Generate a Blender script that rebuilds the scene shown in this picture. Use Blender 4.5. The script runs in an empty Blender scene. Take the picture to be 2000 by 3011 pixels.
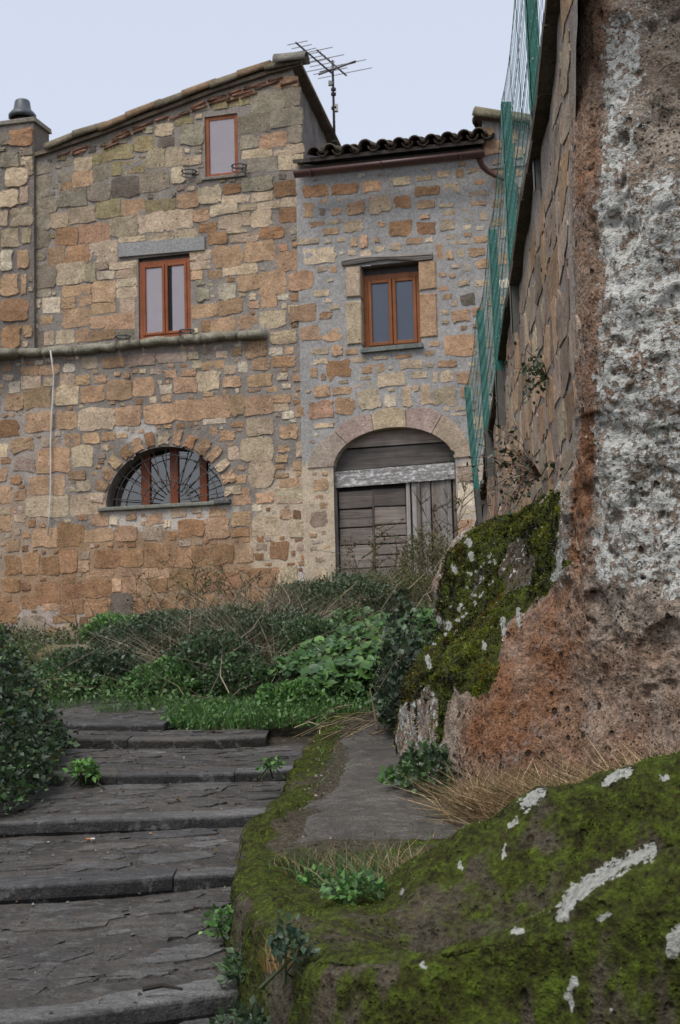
import bpy, math, random
import numpy as np
from mathutils import Vector, Matrix

# ------------------------------------------------------------------ camera, world, sun, exposure
SC = bpy.context.scene
COL = SC.collection
FPX, CX, CY = 4465.0, 1000.0, 1505.5            # focal length and centre in photograph pixels (2000 x 3011)
PITCH = math.atan(495 / FPX)
ROLL = 0.025
_r = np.array([1.0, 0, 0]); _f = np.array([0, math.cos(PITCH), math.sin(PITCH)]); _u = np.array([0, -math.sin(PITCH), math.cos(PITCH)])
_r2 = math.cos(ROLL) * _r - math.sin(ROLL) * _u
_u2 = math.sin(ROLL) * _r + math.cos(ROLL) * _u
cam_d = bpy.data.cameras.new('camera'); cam = bpy.data.objects.new('camera', cam_d); COL.objects.link(cam)
cam.matrix_world = Matrix(((_r2[0], _u2[0], -_f[0], 0), (_r2[1], _u2[1], -_f[1], 0), (_r2[2], _u2[2], -_f[2], 0), (0, 0, 0, 1)))
cam_d.sensor_fit = 'VERTICAL'; cam_d.sensor_height = 24.0; cam_d.sensor_width = 16.0
cam_d.lens = FPX / 3011.0 * 24.0
cam_d.clip_start = 0.05; cam_d.clip_end = 3000
cam_d.dof.use_dof = True; cam_d.dof.focus_distance = 7.2; cam_d.dof.aperture_fstop = 5.6
SC.camera = cam

SUN_EL, SUN_AZ = math.radians(58), math.radians(215)     # azimuth clockwise from +Y: behind the camera, to the left
world = bpy.data.worlds.new('World'); SC.world = world; world.use_nodes = True
nt = world.node_tree; nt.nodes.clear()
wo = nt.nodes.new('ShaderNodeOutputWorld'); bg = nt.nodes.new('ShaderNodeBackground')
sky = nt.nodes.new('ShaderNodeTexSky'); sky.sky_type = 'NISHITA'; sky.sun_disc = False
sky.sun_elevation = SUN_EL; sky.sun_rotation = SUN_AZ; sky.air_density = 1.0; sky.dust_density = 3.0; sky.ozone_density = 1.0
mixw = nt.nodes.new('ShaderNodeMixRGB'); mixw.blend_type = 'MIX'; mixw.inputs[0].default_value = 0.62
mixw.inputs[2].default_value = (6.25, 6.55, 7.3, 1)          # the even white cloud layer over the clear-sky model
nt.links.new(sky.outputs[0], mixw.inputs[1]); nt.links.new(mixw.outputs[0], bg.inputs[0])
bg.inputs[1].default_value = 0.093
nt.links.new(bg.outputs[0], wo.inputs[0])
sun_d = bpy.data.lights.new('sun', 'SUN'); sun = bpy.data.objects.new('sun', sun_d); COL.objects.link(sun)
sun_d.energy = 1.4; sun_d.angle = math.radians(25); sun_d.color = (1.0, 0.97, 0.93)
_sd = Vector((math.sin(SUN_AZ) * math.cos(SUN_EL), math.cos(SUN_AZ) * math.cos(SUN_EL), math.sin(SUN_EL)))
sun.rotation_euler = _sd.to_track_quat('Z', 'Y').to_euler()
SC.view_settings.view_transform = 'Standard'; SC.view_settings.look = 'None'
SC.view_settings.exposure = 0.68; SC.view_settings.gamma = 1.0; SC.view_settings.use_curve_mapping = False
SC.cycles.use_denoising = True
SC.cycles.max_bounces = 6; SC.cycles.transparent_max_bounces = 12

# ------------------------------------------------------------------ helpers
rng = np.random.default_rng(7); random.seed(7)

def ray(px, py):
    d = (px - CX) / FPX * _r2 + (CY - py) / FPX * _u2 + _f
    return d
def P(px, py, d):
    r = ray(px, py); return r * (d / r[1])

def _hash(ix, iy, iz, s):
    h = (ix.astype(np.uint32) * np.uint32(374761393) + iy.astype(np.uint32) * np.uint32(668265263)
         + iz.astype(np.uint32) * np.uint32(2246822519) + np.uint32((s * 3266489917) & 0xffffffff))
    h ^= h >> np.uint32(13); h *= np.uint32(1274126177); h ^= h >> np.uint32(16)
    return (h & np.uint32(0xffff)).astype(np.float64) / 32767.5 - 1.0
def vnoise(p, s=0):
    p = np.asarray(p, float); i = np.floor(p).astype(np.int64); f = p - i; f = f * f * (3 - 2 * f)
    r = 0
    for a in (0, 1):
        wx = f[:, 0] if a else 1 - f[:, 0]
        for b in (0, 1):
            wy = f[:, 1] if b else 1 - f[:, 1]
            for c in (0, 1):
                wz = f[:, 2] if c else 1 - f[:, 2]
                r = r + wx * wy * wz * _hash(i[:, 0] + a, i[:, 1] + b, i[:, 2] + c, s)
    return r
def fbm(p, scale=1.0, octv=4, s=0, gain=.5):
    p = np.asarray(p, float) * scale; a, r, t = 1.0, 0.0, 0.0
    for o in range(octv):
        r = r + a * vnoise(p + 17.3 * o, s + o); t += a; a *= gain; p = p * 2.03
    return r / t
def sstep(a, b, x): 
    t = np.clip((x - a) / (b - a), 0, 1); return t * t * (3 - 2 * t)

def mesh(name, V, F, mat, parent=None, col=None, attrs=None, smooth=True):
    V = np.asarray(V, np.float32); me = bpy.data.meshes.new(name)
    if isinstance(F, np.ndarray): F = [F]
    if len(F) and isinstance(F[0], np.ndarray):
        n = sum(len(a) for a in F); loops = np.concatenate([a.ravel() for a in F]).astype(np.int32)
        tot = np.concatenate([np.full(len(a), a.shape[1], np.int32) for a in F])
        st = np.concatenate([[0], np.cumsum(tot)[:-1]]).astype(np.int32)
        me.vertices.add(len(V)); me.vertices.foreach_set('co', V.ravel())
        me.loops.add(len(loops)); me.loops.foreach_set('vertex_index', loops)
        me.polygons.add(n); me.polygons.foreach_set('loop_start', st)
        try: me.polygons.foreach_set('loop_total', tot)
        except Exception: pass
        me.update(calc_edges=True); me.validate()
    else:
        me.from_pydata(V.tolist(), [], F); me.update()
    if col is not None:
        c = np.asarray(col, np.float32)
        if c.ndim == 1: c = np.tile(c, (len(V), 1))
        a = me.color_attributes.new('Col', 'FLOAT_COLOR', 'POINT')
        a.data.foreach_set('color', np.concatenate([c[:, :3], np.ones((len(V), 1), np.float32)], 1).ravel())
    for k, v in (attrs or {}).items():
        a = me.attributes.new(k, 'FLOAT', 'POINT'); a.data.foreach_set('value', np.asarray(v, np.float32))
    if smooth: me.shade_smooth()
    me.materials.append(mat)
    o = bpy.data.objects.new(name, me); COL.objects.link(o)
    if parent is not None: o.parent = parent
    return o
def empty(name, loc=(0, 0, 0), rz=0):
    o = bpy.data.objects.new(name, None); COL.objects.link(o); o.location = loc; o.rotation_euler = (0, 0, rz); o.empty_display_size = .2
    return o
def tag(o, label=None, cat=None, group=None, kind=None):
    if label: o['label'] = label
    if cat: o['category'] = cat
    if group: o['group'] = group
    if kind: o['kind'] = kind
    return o

class MB:
    """collects boxes, prisms and tubes into one mesh"""
    def __init__(s): s.v = []; s.f = []; s.c = []; s.cur = (1, 1, 1)
    def add(s, V, F, c=None):
        n = len(s.v); s.v += [tuple(map(float, p)) for p in V]; s.f += [tuple(i + n for i in q) for q in F]
        s.c += [tuple(c or s.cur)] * len(V); return s
    def box(s, x0, x1, y0, y1, z0, z1, c=None, j=0.0, ch=0.0):
        X = [(x0, y0, z0), (x1, y0, z0), (x1, y1, z0), (x0, y1, z0), (x0, y0, z1), (x1, y0, z1), (x1, y1, z1), (x0, y1, z1)]
        if j: X = [tuple(a + random.uniform(-j, j) for a in p) for p in X]
        s.hexa(X, c); return s
    def hexa(s, X, c=None):
        return s.add(X, [(0, 3, 2, 1), (4, 5, 6, 7), (0, 1, 5, 4), (1, 2, 6, 5), (2, 3, 7, 6), (3, 0, 4, 7)], c)
    def cbox(s, x0, x1, y0, y1, z0, z1, b=.006, j=0.0, c=None):
        """box with chamfered front edges (front is the low-y side)"""
        X = [(x0, y1, z0), (x1, y1, z0), (x1, y1, z1), (x0, y1, z1),
             (x0, y0 + b, z0), (x1, y0 + b, z0), (x1, y0 + b, z1), (x0, y0 + b, z1),
             (x0 + b, y0, z0 + b), (x1 - b, y0, z0 + b), (x1 - b, y0, z1 - b), (x0 + b, y0, z1 - b)]
        if j:
            J = [(random.uniform(-j, j), random.uniform(-j, j)) for _ in range(4)]
            X = [(p[0] + J[i % 4][0], p[1], p[2] + J[i % 4][1]) for i, p in enumerate(X)]
        F = [(0, 1, 2, 3)]
        for k in range(4):
            m = (k + 1) % 4
            F += [(k, m, m + 4, k + 4)[::-1], (k + 4, m + 4, m + 8, k + 8)[::-1]]
        F += [(8, 9, 10, 11)]
        return s.add(X, F, c)
    def tube(s, pts, r, n=5, c=None, cap=True):
        pts = [Vector(p) for p in pts]; V = []; F = []
        R = r if isinstance(r, (list, tuple)) else [r] * len(pts)
        for i, p in enumerate(pts):
            t = (pts[min(i + 1, len(pts) - 1)] - pts[max(i - 1, 0)]).normalized()
            a = t.orthogonal().normalized() if i == 0 else (a - t * a.dot(t)).normalized()
            b = t.cross(a)
            for k in range(n):
                w = 2 * math.pi * k / n; V.append(p + (a * math.cos(w) + b * math.sin(w)) * R[i])
        for i in range(len(pts) - 1):
            for k in range(n): F.append((i * n + k, i * n + (k + 1) % n, (i + 1) * n + (k + 1) % n, (i + 1) * n + k))
        if cap: F += [tuple(range(n))[::-1], tuple((len(pts) - 1) * n + k for k in range(n))]
        return s.add(V, F, c)
    def build(s, name, mat, parent=None, smooth=False):
        return mesh(name, s.v, s.f, mat, parent, col=np.array(s.c), smooth=smooth)

# ------------------------------------------------------------------ materials
def newmat(name):
    m = bpy.data.materials.new(name); m.use_nodes = True; n = m.node_tree; n.nodes.clear()
    o = n.nodes.new('ShaderNodeOutputMaterial'); b = n.nodes.new('ShaderNodeBsdfPrincipled')
    n.links.new(b.outputs[0], o.inputs[0]); return m, n, b
class NT:
    def __init__(s, n): s.n = n
    def new(s, t, **k):
        x = s.n.nodes.new(t)
        for a, v in k.items(): setattr(x, a, v)
        return x
    def link(s, a, b): s.n.links.new(a, b)
    def attr(s, name): return s.new('ShaderNodeAttribute', attribute_name=name)
    def coord(s, kind='Object', scale=None):
        t = s.new('ShaderNodeTexCoord').outputs[kind]
        if scale:
            m = s.new('ShaderNodeMapping'); m.inputs['Scale'].default_value = scale; s.link(t, m.inputs[0]); t = m.outputs[0]
        return t
    def noise(s, co, scale, detail=4, rough=.55, dist=0):
        t = s.new('ShaderNodeTexNoise'); t.inputs['Scale'].default_value = scale; t.inputs['Detail'].default_value = detail
        t.inputs['Roughness'].default_value = rough; t.inputs['Distortion'].default_value = dist
        s.link(co, t.inputs['Vector']); return t.outputs['Fac']
    def voro(s, co, scale, out='Distance', rand=1.0):
        t = s.new('ShaderNodeTexVoronoi'); t.inputs['Scale'].default_value = scale; t.inputs['Randomness'].default_value = rand
        s.link(co, t.inputs['Vector']); return t.outputs[out]
    def ramp(s, fac, stops, interp='LINEAR'):
        r = s.new('ShaderNodeValToRGB'); r.color_ramp.interpolation = interp; e = r.color_ramp.elements
        while len(e) < len(stops): e.new(.5)
        for i, (p, c) in enumerate(stops):
            e[i].position = p; e[i].color = (c, c, c, 1) if isinstance(c, (int, float)) else (*c, 1)
        s.link(fac, r.inputs[0]); return r.outputs[0]
    def mix(s, fac, a, b, mode='MIX'):
        m = s.new('ShaderNodeMixRGB', blend_type=mode)
        for i, x in ((0, fac), (1, a), (2, b)):
            if isinstance(x, (int, float)): m.inputs[i].default_value = x if i == 0 else (x, x, x, 1)
            elif isinstance(x, tuple): m.inputs[i].default_value = (*x, 1)
            else: s.link(x, m.inputs[i])
        return m.outputs[0]
    def math(s, op, a, b=0.0, clamp=False):
        m = s.new('ShaderNodeMath', operation=op, use_clamp=clamp)
        for i, x in ((0, a), (1, b)):
            if isinstance(x, (int, float)): m.inputs[i].default_value = x
            else: s.link(x, m.inputs[i])
        return m.outputs[0]
    def bump(s, h, strength, dist, b, prev=None):
        x = s.new('ShaderNodeBump'); x.inputs['Strength'].default_value = strength; x.inputs['Distance'].default_value = dist
        s.link(h, x.inputs['Height'])
        if prev is not None: s.link(prev, x.inputs['Normal'])
        s.link(x.outputs[0], b.inputs['Normal']); return x.outputs[0]

def mat_stone(name='tufa_stone', pits=1.0, var=.35, rough=.95, bump=.7):
    m, n, b = newmat(name); t = NT(n); co = t.coord()
    c = t.attr('Col').outputs['Color']
    v = t.ramp(t.noise(co, 5, 5, .6), [(.25, 1 - var), (.75, 1 + var)])
    c = t.mix(1.0, c, v, 'MULTIPLY')
    w = t.ramp(t.noise(co, 26, 4, .65), [(.3, .72), (.7, 1.22)])
    c = t.mix(.8, c, t.mix(1.0, c, w, 'MULTIPLY'))
    sp = t.ramp(t.noise(co, 62, 3, .7), [(.30, .55), (.5, 1.0), (.72, 1.45)])
    c = t.mix(.75, c, t.mix(1.0, c, sp, 'MULTIPLY'))
    # pale lichen flecks and black scoria inclusions, pit shade also painted in
    li = t.ramp(t.noise(co, 34, 3, .6), [(.62, 0.0), (.70, 1.0)])
    li = t.math('MULTIPLY', li, t.ramp(t.noise(co, 2.3, 2), [(.45, 0.0), (.65, .65)]))
    c = t.mix(li, c, (.40, .38, .31))
    if pits:
        pv = t.voro(co, 15); pm = t.ramp(t.math('ADD', pv, t.math('MULTIPLY', t.noise(co, 9, 2), .35)), [(.24, 1.0), (.36, 0.0)])
        pm = t.math('MULTIPLY', pm, t.ramp(t.noise(co, 3.1, 2), [(.38, 0.0), (.52, pits * .9)]))
        c = t.mix(pm, c, (.045, .036, .03))
    t.link(c, b.inputs['Base Color']); b.inputs['Roughness'].default_value = rough; b.inputs['Specular IOR Level'].default_value = .15
    h = t.math('ADD', t.noise(co, 45, 5, .7), t.math('MULTIPLY', t.noise(co, 9, 3), .45))
    t.bump(h, bump, .02, b); return m
def mat_wood(name, vertical=False, rough=.85, grain=1.0, knots=True):
    m, n, b = newmat(name); t = NT(n)
    co = t.coord('Object', (40, 14, 2.0) if vertical else (2.0, 14, 40))
    c = t.attr('Col').outputs['Color']
    g = t.noise(co, 1.0, 6, .65, .3)
    c = t.mix(grain, c, t.mix(1.0, c, t.ramp(g, [(.25, .45), (.55, 1.05), (.8, 1.5)]), 'MULTIPLY'))
    co2 = t.coord()
    c = t.mix(.7, c, t.mix(1.0, c, t.ramp(t.noise(co2, 5, 4), [(.3, .7), (.7, 1.25)]), 'MULTIPLY'))
    t.link(c, b.inputs['Base Color']); b.inputs['Roughness'].default_value = rough; b.inputs['Specular IOR Level'].default_value = .25
    t.bump(g, .7 * grain, .012, b); return m
def mat_plain(name, rough=.6, metal=0.0, noise=.2, scale=12, bump=.15, spec=.4):
    m, n, b = newmat(name); t = NT(n); co = t.coord(); c = t.attr('Col').outputs['Color']
    nz = t.noise(co, scale, 5, .6)
    c = t.mix(1.0, c, t.ramp(nz, [(.25, 1 - noise), (.75, 1 + noise)]), 'MULTIPLY')
    t.link(c, b.inputs['Base Color']); b.inputs['Roughness'].default_value = rough; b.inputs['Metallic'].default_value = metal
    b.inputs['Specular IOR Level'].default_value = spec
    t.bump(nz, bump, .01, b); return m
def mat_leaf(name, rough=.38, transl=.25):
    m, n, b = newmat(name); t = NT(n); c = t.attr('Col').outputs['Color']
    t.link(c, b.inputs['Base Color']); b.inputs['Roughness'].default_value = rough; b.inputs['Specular IOR Level'].default_value = .35
    tr = t.new('ShaderNodeBsdfTranslucent'); t.link(c, tr.inputs[0])
    mx = t.new('ShaderNodeMixShader'); mx.inputs[0].default_value = transl
    out = [x for x in n.nodes if x.type == 'OUTPUT_MATERIAL'][0]
    t.link(b.outputs[0], mx.inputs[1]); t.link(tr.outputs[0], mx.inputs[2]); t.link(mx.outputs[0], out.inputs[0]); return m
def mat_glass(name, ior=1.4):
    m, n, b = newmat(name); t = NT(n); out = [x for x in n.nodes if x.type == 'OUTPUT_MATERIAL'][0]
    tr = t.new('ShaderNodeBsdfTransparent'); tr.inputs[0].default_value = (.98, .98, .98, 1)
    gl = t.new('ShaderNodeBsdfGlossy'); gl.inputs['Roughness'].default_value = .03
    mx = t.new('ShaderNodeMixShader'); lw = t.new('ShaderNodeFresnel'); lw.inputs[0].default_value = ior
    t.link(lw.outputs[0], mx.inputs[0]); t.link(tr.outputs[0], mx.inputs[1]); t.link(gl.outputs[0], mx.inputs[2]); t.link(mx.outputs[0], out.inputs[0])
    return m
def mat_rock(name, reds=1.0):
    """tufa rock: attributes lich (pale crust), moss, red, dark steer where the growth and the bare stone show"""
    m, n, b = newmat(name); t = NT(n); co = t.coord()
    A = lambda k: t.attr(k).outputs['Fac']
    n1 = t.noise(co, 3.2, 6, .62); n2 = t.noise(co, 17, 6, .65); n3 = t.noise(co, 60, 4, .6)
    n4 = t.noise(co, 120, 3, .7)
    grey = t.ramp(n2, [(.28, (.13, .105, .082)), (.5, (.28, .23, .182)), (.72, (.43, .375, .315))])
    red = t.ramp(n2, [(.25, (.06, .03, .018)), (.44, (.155, .075, .04)), (.58, (.24, .115, .058)), (.78, (.31, .19, .12))])
    rm = t.math('ADD', A('red'), t.math('MULTIPLY', t.math('SUBTRACT', n1, .5), 2.2), True)
    c = t.mix(rm, grey, red)
    c = t.mix(1.0, c, t.ramp(n3, [(.25, .42), (.5, 1.0), (.75, 1.5)]), 'MULTIPLY')
    c = t.mix(1.0, c, t.ramp(n4, [(.28, .6), (.5, 1.0), (.75, 1.4)]), 'MULTIPLY')
    gs = t.ramp(t.noise(co, 7.5, 6, .75), [(.53, 0.0), (.68, .7)]); c = t.mix(gs, c, t.ramp(n3, [(.3, (.10, .085, .078)), (.7, (.30, .27, .25))]))
    # black scoria inclusions, and holes with their shade put into the colour
    pv = t.voro(t.coord('Object', (1, 1, .8)), 15); pm = t.ramp(pv, [(.13, 1.0), (.22, 0.0)])
    pm = t.math('MULTIPLY', pm, t.ramp(t.noise(co, 4.7, 3), [(.44, 0.0), (.56, .9)]))
    pv2 = t.voro(co, 44); pm = t.math('MAXIMUM', pm, t.math('MULTIPLY', t.ramp(pv2, [(.16, 1.0), (.27, 0.0)]), t.ramp(t.noise(co, 6.1, 3), [(.46, 0.0), (.56, .85)])))
    c = t.mix(pm, c, (.03, .024, .02))
    # dark algae stain
    dm = t.math('ADD', A('dark'), t.math('MULTIPLY', t.math('SUBTRACT', n2, .55), 1.8), True)
    c = t.mix(t.math('MULTIPLY', dm, .85), c, t.ramp(n3, [(.3, (.016, .015, .008)), (.7, (.052, .045, .024))]))
    # lichen crust: rosettes at several sizes
    r1 = t.ramp(t.noise(co, 11, 6, .72), [(.40, 0.0), (.64, 1.0)])
    r2 = t.ramp(t.noise(co, 42, 4, .65), [(.40, 0.0), (.60, 1.0)])
    r3 = t.ramp(t.voro(co, 24), [(.12, 1.0), (.50, 0.0)]); lv = t.math('ADD', t.math('MULTIPLY', r1, .34), t.math('ADD', t.math('MULTIPLY', r2, .38), t.math('MULTIPLY', r3, .28)))
    lm = t.ramp(t.math('ADD', lv, t.math('MULTIPLY', t.math('SUBTRACT', A('lich'), .5), 1.5)), [(.53, 0.0), (.64, 1.0)])
    lc = t.ramp(n3, [(.25, (.34, .335, .305)), (.7, (.66, .665, .625))])
    c = t.mix(t.math('MULTIPLY', lm, .92), c, lc)
    # moss
    mn = t.math('ADD', t.math('MULTIPLY', n1, .5), t.math('MULTIPLY', n2, .6))
    mm = t.ramp(t.math('ADD', mn, t.math('MULTIPLY', t.math('SUBTRACT', A('moss'), .5), 1.6)), [(.46, 0.0), (.64, 1.0)])
    mc = t.ramp(t.math('ADD', t.math('MULTIPLY', n2, .55), t.math('MULTIPLY', n3, .5)),
                [(.34, (.012, .012, .006)), (.46, (.030, .029, .009)), (.57, (.052, .066, .011)), (.70, (.095, .135, .017))])
    c = t.mix(mm, c, mc)
    wl = t.ramp(t.math('ADD', A('white'), t.math('ADD', t.math('MULTIPLY', t.math('SUBTRACT', n2, .5), 1.0), t.math('MULTIPLY', t.math('SUBTRACT', n3, .5), 1.1))), [(.52, 0.0), (.60, 1.0)])
    c = t.mix(wl, c, t.ramp(n3, [(.25, (.17, .17, .145)), (.7, (.41, .415, .375))]))
    t.link(c, b.inputs['Base Color']); b.inputs['Roughness'].default_value = .95; b.inputs['Specular IOR Level'].default_value = .12
    h = t.math('ADD', t.math('MULTIPLY', n2, 1.0), t.math('MULTIPLY', n3, .55))
    h = t.math('SUBTRACT', h, t.math('MULTIPLY', pm, .9)); h = t.math('ADD', h, t.math('MULTIPLY', lm, .25))
    t.bump(h, .9, .03, b); return m

def mat_pave(name):
    m, n, b = newmat(name); t = NT(n); co = t.coord(); cs = t.coord('Object', (6.5, 13, 13))
    c = t.attr('Col').outputs['Color']; s1 = t.noise(cs, 1.6, 6, .7, .4); s2 = t.noise(co, 55, 4, .7); s3 = t.noise(co, 2.2, 3)
    c = t.mix(1.0, c, t.ramp(s1, [(.28, .6), (.5, .98), (.70, 1.5)]), 'MULTIPLY'); c = t.mix(1.0, c, t.ramp(s2, [(.25, .6), (.75, 1.4)]), 'MULTIPLY')
    c = t.mix(1.0, c, t.ramp(s3, [(.3, .7), (.7, 1.25)]), 'MULTIPLY')
    s4 = t.noise(co, 130, 3, .75); c = t.mix(1.0, c, t.ramp(s4, [(.25, .5), (.5, 1.0), (.75, 1.6)]), 'MULTIPLY')
    gp = t.ramp(t.noise(co, 13, 5, .7), [(.55, 0.0), (.66, .6)]); c = t.mix(gp, c, t.ramp(s2, [(.3, (.10, .10, .10)), (.7, (.19, .188, .185))]))
    t.link(c, b.inputs['Base Color']); b.inputs['Roughness'].default_value = .72; b.inputs['Specular IOR Level'].default_value = .3
    t.bump(t.math('ADD', s1, t.math('MULTIPLY', s2, .8)), 1.0, .011, b); return m
def mat_flake(name):
    m, n, b = newmat(name); t = NT(n); co = t.coord(); g = t.noise(t.coord('Object', (2, 14, 40)), 1.0, 6, .65)
    w = t.ramp(g, [(.3, (.12, .11, .10)), (.7, (.33, .315, .30))]); k = t.ramp(t.math('ADD', t.math('MULTIPLY', t.noise(t.coord('Object', (6, 6, 14)), 2.2, 6, .75), .75), t.math('MULTIPLY', g, .3)), [(.53, 0.0), (.60, 1.0)])
    c = t.mix(k, w, (.62, .62, .61)); t.link(c, b.inputs['Base Color']); b.inputs['Roughness'].default_value = .85; t.bump(g, .6, .01, b); return m
M_STONE = mat_stone(); M_MORTAR = mat_stone('lime_mortar', pits=.25, var=.22, bump=.6)
M_POINT = mat_stone('grey_pointing', pits=0, var=.12, bump=.35)
M_WOODH = mat_wood('weathered_wood_across'); M_WOODV = mat_wood('weathered_wood_upright', True)
M_FRAME = mat_wood('varnished_frame_wood', True, .45, .45)
M_METAL = mat_plain('painted_metal', .45, 0.0, .18); M_IRON = mat_plain('old_iron', .7, .5, .3)
M_TILE = mat_stone('roof_tile_clay', pits=.0, var=.4); M_CLOTH = mat_plain('curtain_cloth', .9, 0, .05, 4, .05, .1)
M_GLASS = mat_glass('window_glass'); M_GLASS2 = mat_glass('reflecting_glass', 2.5); M_LEAF = mat_leaf('leaf'); M_DRY = mat_leaf('dry_stem', .9, .1)
M_ROCK = mat_rock('tufa_rock'); M_PAVE = mat_pave('paving_basalt'); M_FLAKE = mat_flake('flaking_paint')
PAL = dict(o=(.42, .275, .17), O=(.325, .19, .105), b=(.47, .37, .255), g=(.27, .232, .17), y=(.28, .228, .125), p=(.55, .46, .35),
           d=(.17, .14, .11), k=(.36, .275, .21))
def pal(c, j=.13):
    a = np.array(PAL[c]) * (1 + rng.normal(0, j)); a *= 1 + rng.normal(0, .018, 3); return np.clip(a, .02, .75)
# ------------------------------------------------------------------ ground
def T(X, Y):
    """height of the natural ground"""
    X = np.asarray(X, float); Y = np.asarray(Y, float)
    z = np.interp(Y, [-60, 0, 9.2, 12.5, 14, 19, 26, 60, 400], [-4, -1.68, -.31, .27, .40, .50, .6, 0, -6])
    z = z + np.interp(Y, [9.2, 13, 19], [0, .10, .15]) * np.clip(X + 1.2, -2.5, 2.5)
    z = z + .28 * sstep(-2.1, -3.2, X) * sstep(20, 6, Y)
    z = z + .06 * fbm(np.stack([X, Y, 0 * X], -1).reshape(-1, 3), .8, 3, 5).reshape(X.shape) * sstep(1, 4, Y)
    return z
M_EARTH = mat_stone('dark_earth', pits=0, var=.4, bump=.8)
gx = np.concatenate([-np.geomspace(900, 6, 22), np.linspace(-5.6, 3.2, 90), np.geomspace(3.6, 900, 22)])
gy = np.concatenate([-np.geomspace(900, 2, 18), np.linspace(-1.5, 22, 190), np.geomspace(22.6, 1500, 22)])
GX, GY = np.meshgrid(gx, gy); GZ = T(GX, GY) - .03
idx = np.arange(GX.size).reshape(GX.shape)
quads = np.stack([idx[:-1, :-1], idx[:-1, 1:], idx[1:, 1:], idx[1:, :-1]], -1).reshape(-1, 4)
tag(mesh('ground', np.stack([GX, GY, GZ], -1).reshape(-1, 3), quads, M_EARTH, col=(.045, .038, .026)),
    'dark earth slope rising from the steps to the houses', kind='structure')

# ------------------------------------------------------------------ facade frame
ALPHA = math.radians(15); ZB = .55
FO = P(890, 1400, 19.0); FO = np.array([FO[0], FO[1], 0])
FU = np.array([math.cos(ALPHA), -math.sin(ALPHA), 0]); FN = np.array([math.sin(ALPHA), math.cos(ALPHA), 0])
def Q(px, py, off=0.0):
    """pixel -> (u, v) on the facade plane (off metres behind it)"""
    r = ray(px, py); t = (FO @ FN + off) / (r @ FN); p = r * t
    return float((p - FO) @ FU), float(p[2] - ZB)
def rect(px, py, wpx, hpx):
    u0, _ = Q(px - wpx / 2, py); u1, _ = Q(px + wpx / 2, py); _, v0 = Q(px, py + hpx / 2); _, v1 = Q(px, py - hpx / 2)
    u, v = Q(px, py); return u, v, abs(u1 - u0), abs(v1 - v0)

def stone_geom(cx, cy, w, h, prot, off=0.0, ang=0.0, n=16, rough=.05, rnd=None):
    """one roughly squared stone lying on the plane y=off, coming out towards -y"""
    q = n // 4; rnd = rng.uniform(.05, .16) if rnd is None else rnd; m = min(w, h); pts = []
    cs = [(-1, -1), (1, -1), (1, 1), (-1, 1)]
    cj = [(c[0] * w / 2 * (1 + rng.normal(0, .035)), c[1] * h / 2 * (1 + rng.normal(0, .045))) for c in cs]
    for k in range(4):
        a, b = np.array(cj[k]), np.array(cj[(k + 1) % 4]); L = np.linalg.norm(b - a); c_ = min(rnd * m / L, .32)
        ts_ = [c_] + list(np.linspace(c_, 1 - c_, q)[1:-1]) + [1 - c_]
        for t_ in ts_: pts.append(a + (b - a) * t_ + rng.normal(0, rough * m * .8, 2))
    pts = np.array(pts); n = len(pts); x, z = pts[:, 0], pts[:, 1]
    ca, sa = math.cos(ang), math.sin(ang); x, z = x * ca - z * sa, x * sa + z * ca
    tx, tz = rng.normal(0, .22, 2) * prot / max(w, h) * 2
    ins = max(.90, 1 - .9 * prot / m)
    R = [np.stack([cx + x, np.full(n, off + .02), cy + z], -1),
         np.stack([cx + x * ins, off - prot * (1 + rng.normal(0, .22, n)) + tx * x + tz * z, cy + z * ins], -1)]
    V = np.concatenate(R + [np.array([[cx + rng.normal(0, .1) * w, off - prot * rng.uniform(.95, 1.25), cy + rng.normal(0, .1) * h]])])
    F = [(k, (k + 1) % n, n + (k + 1) % n, n + k) for k in range(n)] + [(n + k, n + (k + 1) % n, 2 * n) for k in range(n)]
    return V, F
def place_stones(stones, parent, name='stone', limit=300, rubble='small_stone', mat=None):
    """stones: dicts V,F,col,area.  The largest become parts of their own, the rest one joined part"""
    stones = sorted(stones, key=lambda s: -s['a'])
    for s in stones[:limit]: mesh(name, s['V'], s['F'], mat or M_STONE, parent, col=s['c'], smooth=False)
    rest = stones[limit:]
    if rest:
        V, F, C, n = [], [], [], 0
        for s in rest:
            V.append(s['V']); F += [tuple(i + n for i in f) for f in s['F']]; C.append(np.tile(s['c'], (len(s['V']), 1))); n += len(s['V'])
        o = mesh(rubble, np.concatenate(V), F, mat or M_STONE, parent, col=np.concatenate(C), smooth=False); o['kind'] = 'stuff'

class Occ:
    def __init__(s, u0, u1, v0, v1, r=.015):
        s.u0, s.v0, s.r = u0, v0, r; s.g = np.zeros((int((v1 - v0) / r) + 1, int((u1 - u0) / r) + 1), bool)
        s.u1, s.v1 = u1, v1
    def ij(s, u0, u1, v0, v1):
        a = max(0, int((v0 - s.v0) / s.r)); b = int((v1 - s.v0) / s.r) + 1; c = max(0, int((u0 - s.u0) / s.r)); d = int((u1 - s.u0) / s.r) + 1
        return a, b, c, d
    def mark(s, u0, u1, v0, v1): a, b, c, d = s.ij(u0, u1, v0, v1); s.g[a:b, c:d] = True
    def free(s, u0, u1, v0, v1):
        if u0 < s.u0 or u1 > s.u1 or v0 < s.v0 or v1 > s.v1: return False
        a, b, c, d = s.ij(u0, u1, v0, v1); return not s.g[a:b, c:d].any()
    def markf(s, fn):
        vv, uu = np.mgrid[0:s.g.shape[0], 0:s.g.shape[1]]; s.g |= fn(s.u0 + uu * s.r, s.v0 + vv * s.r)

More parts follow.
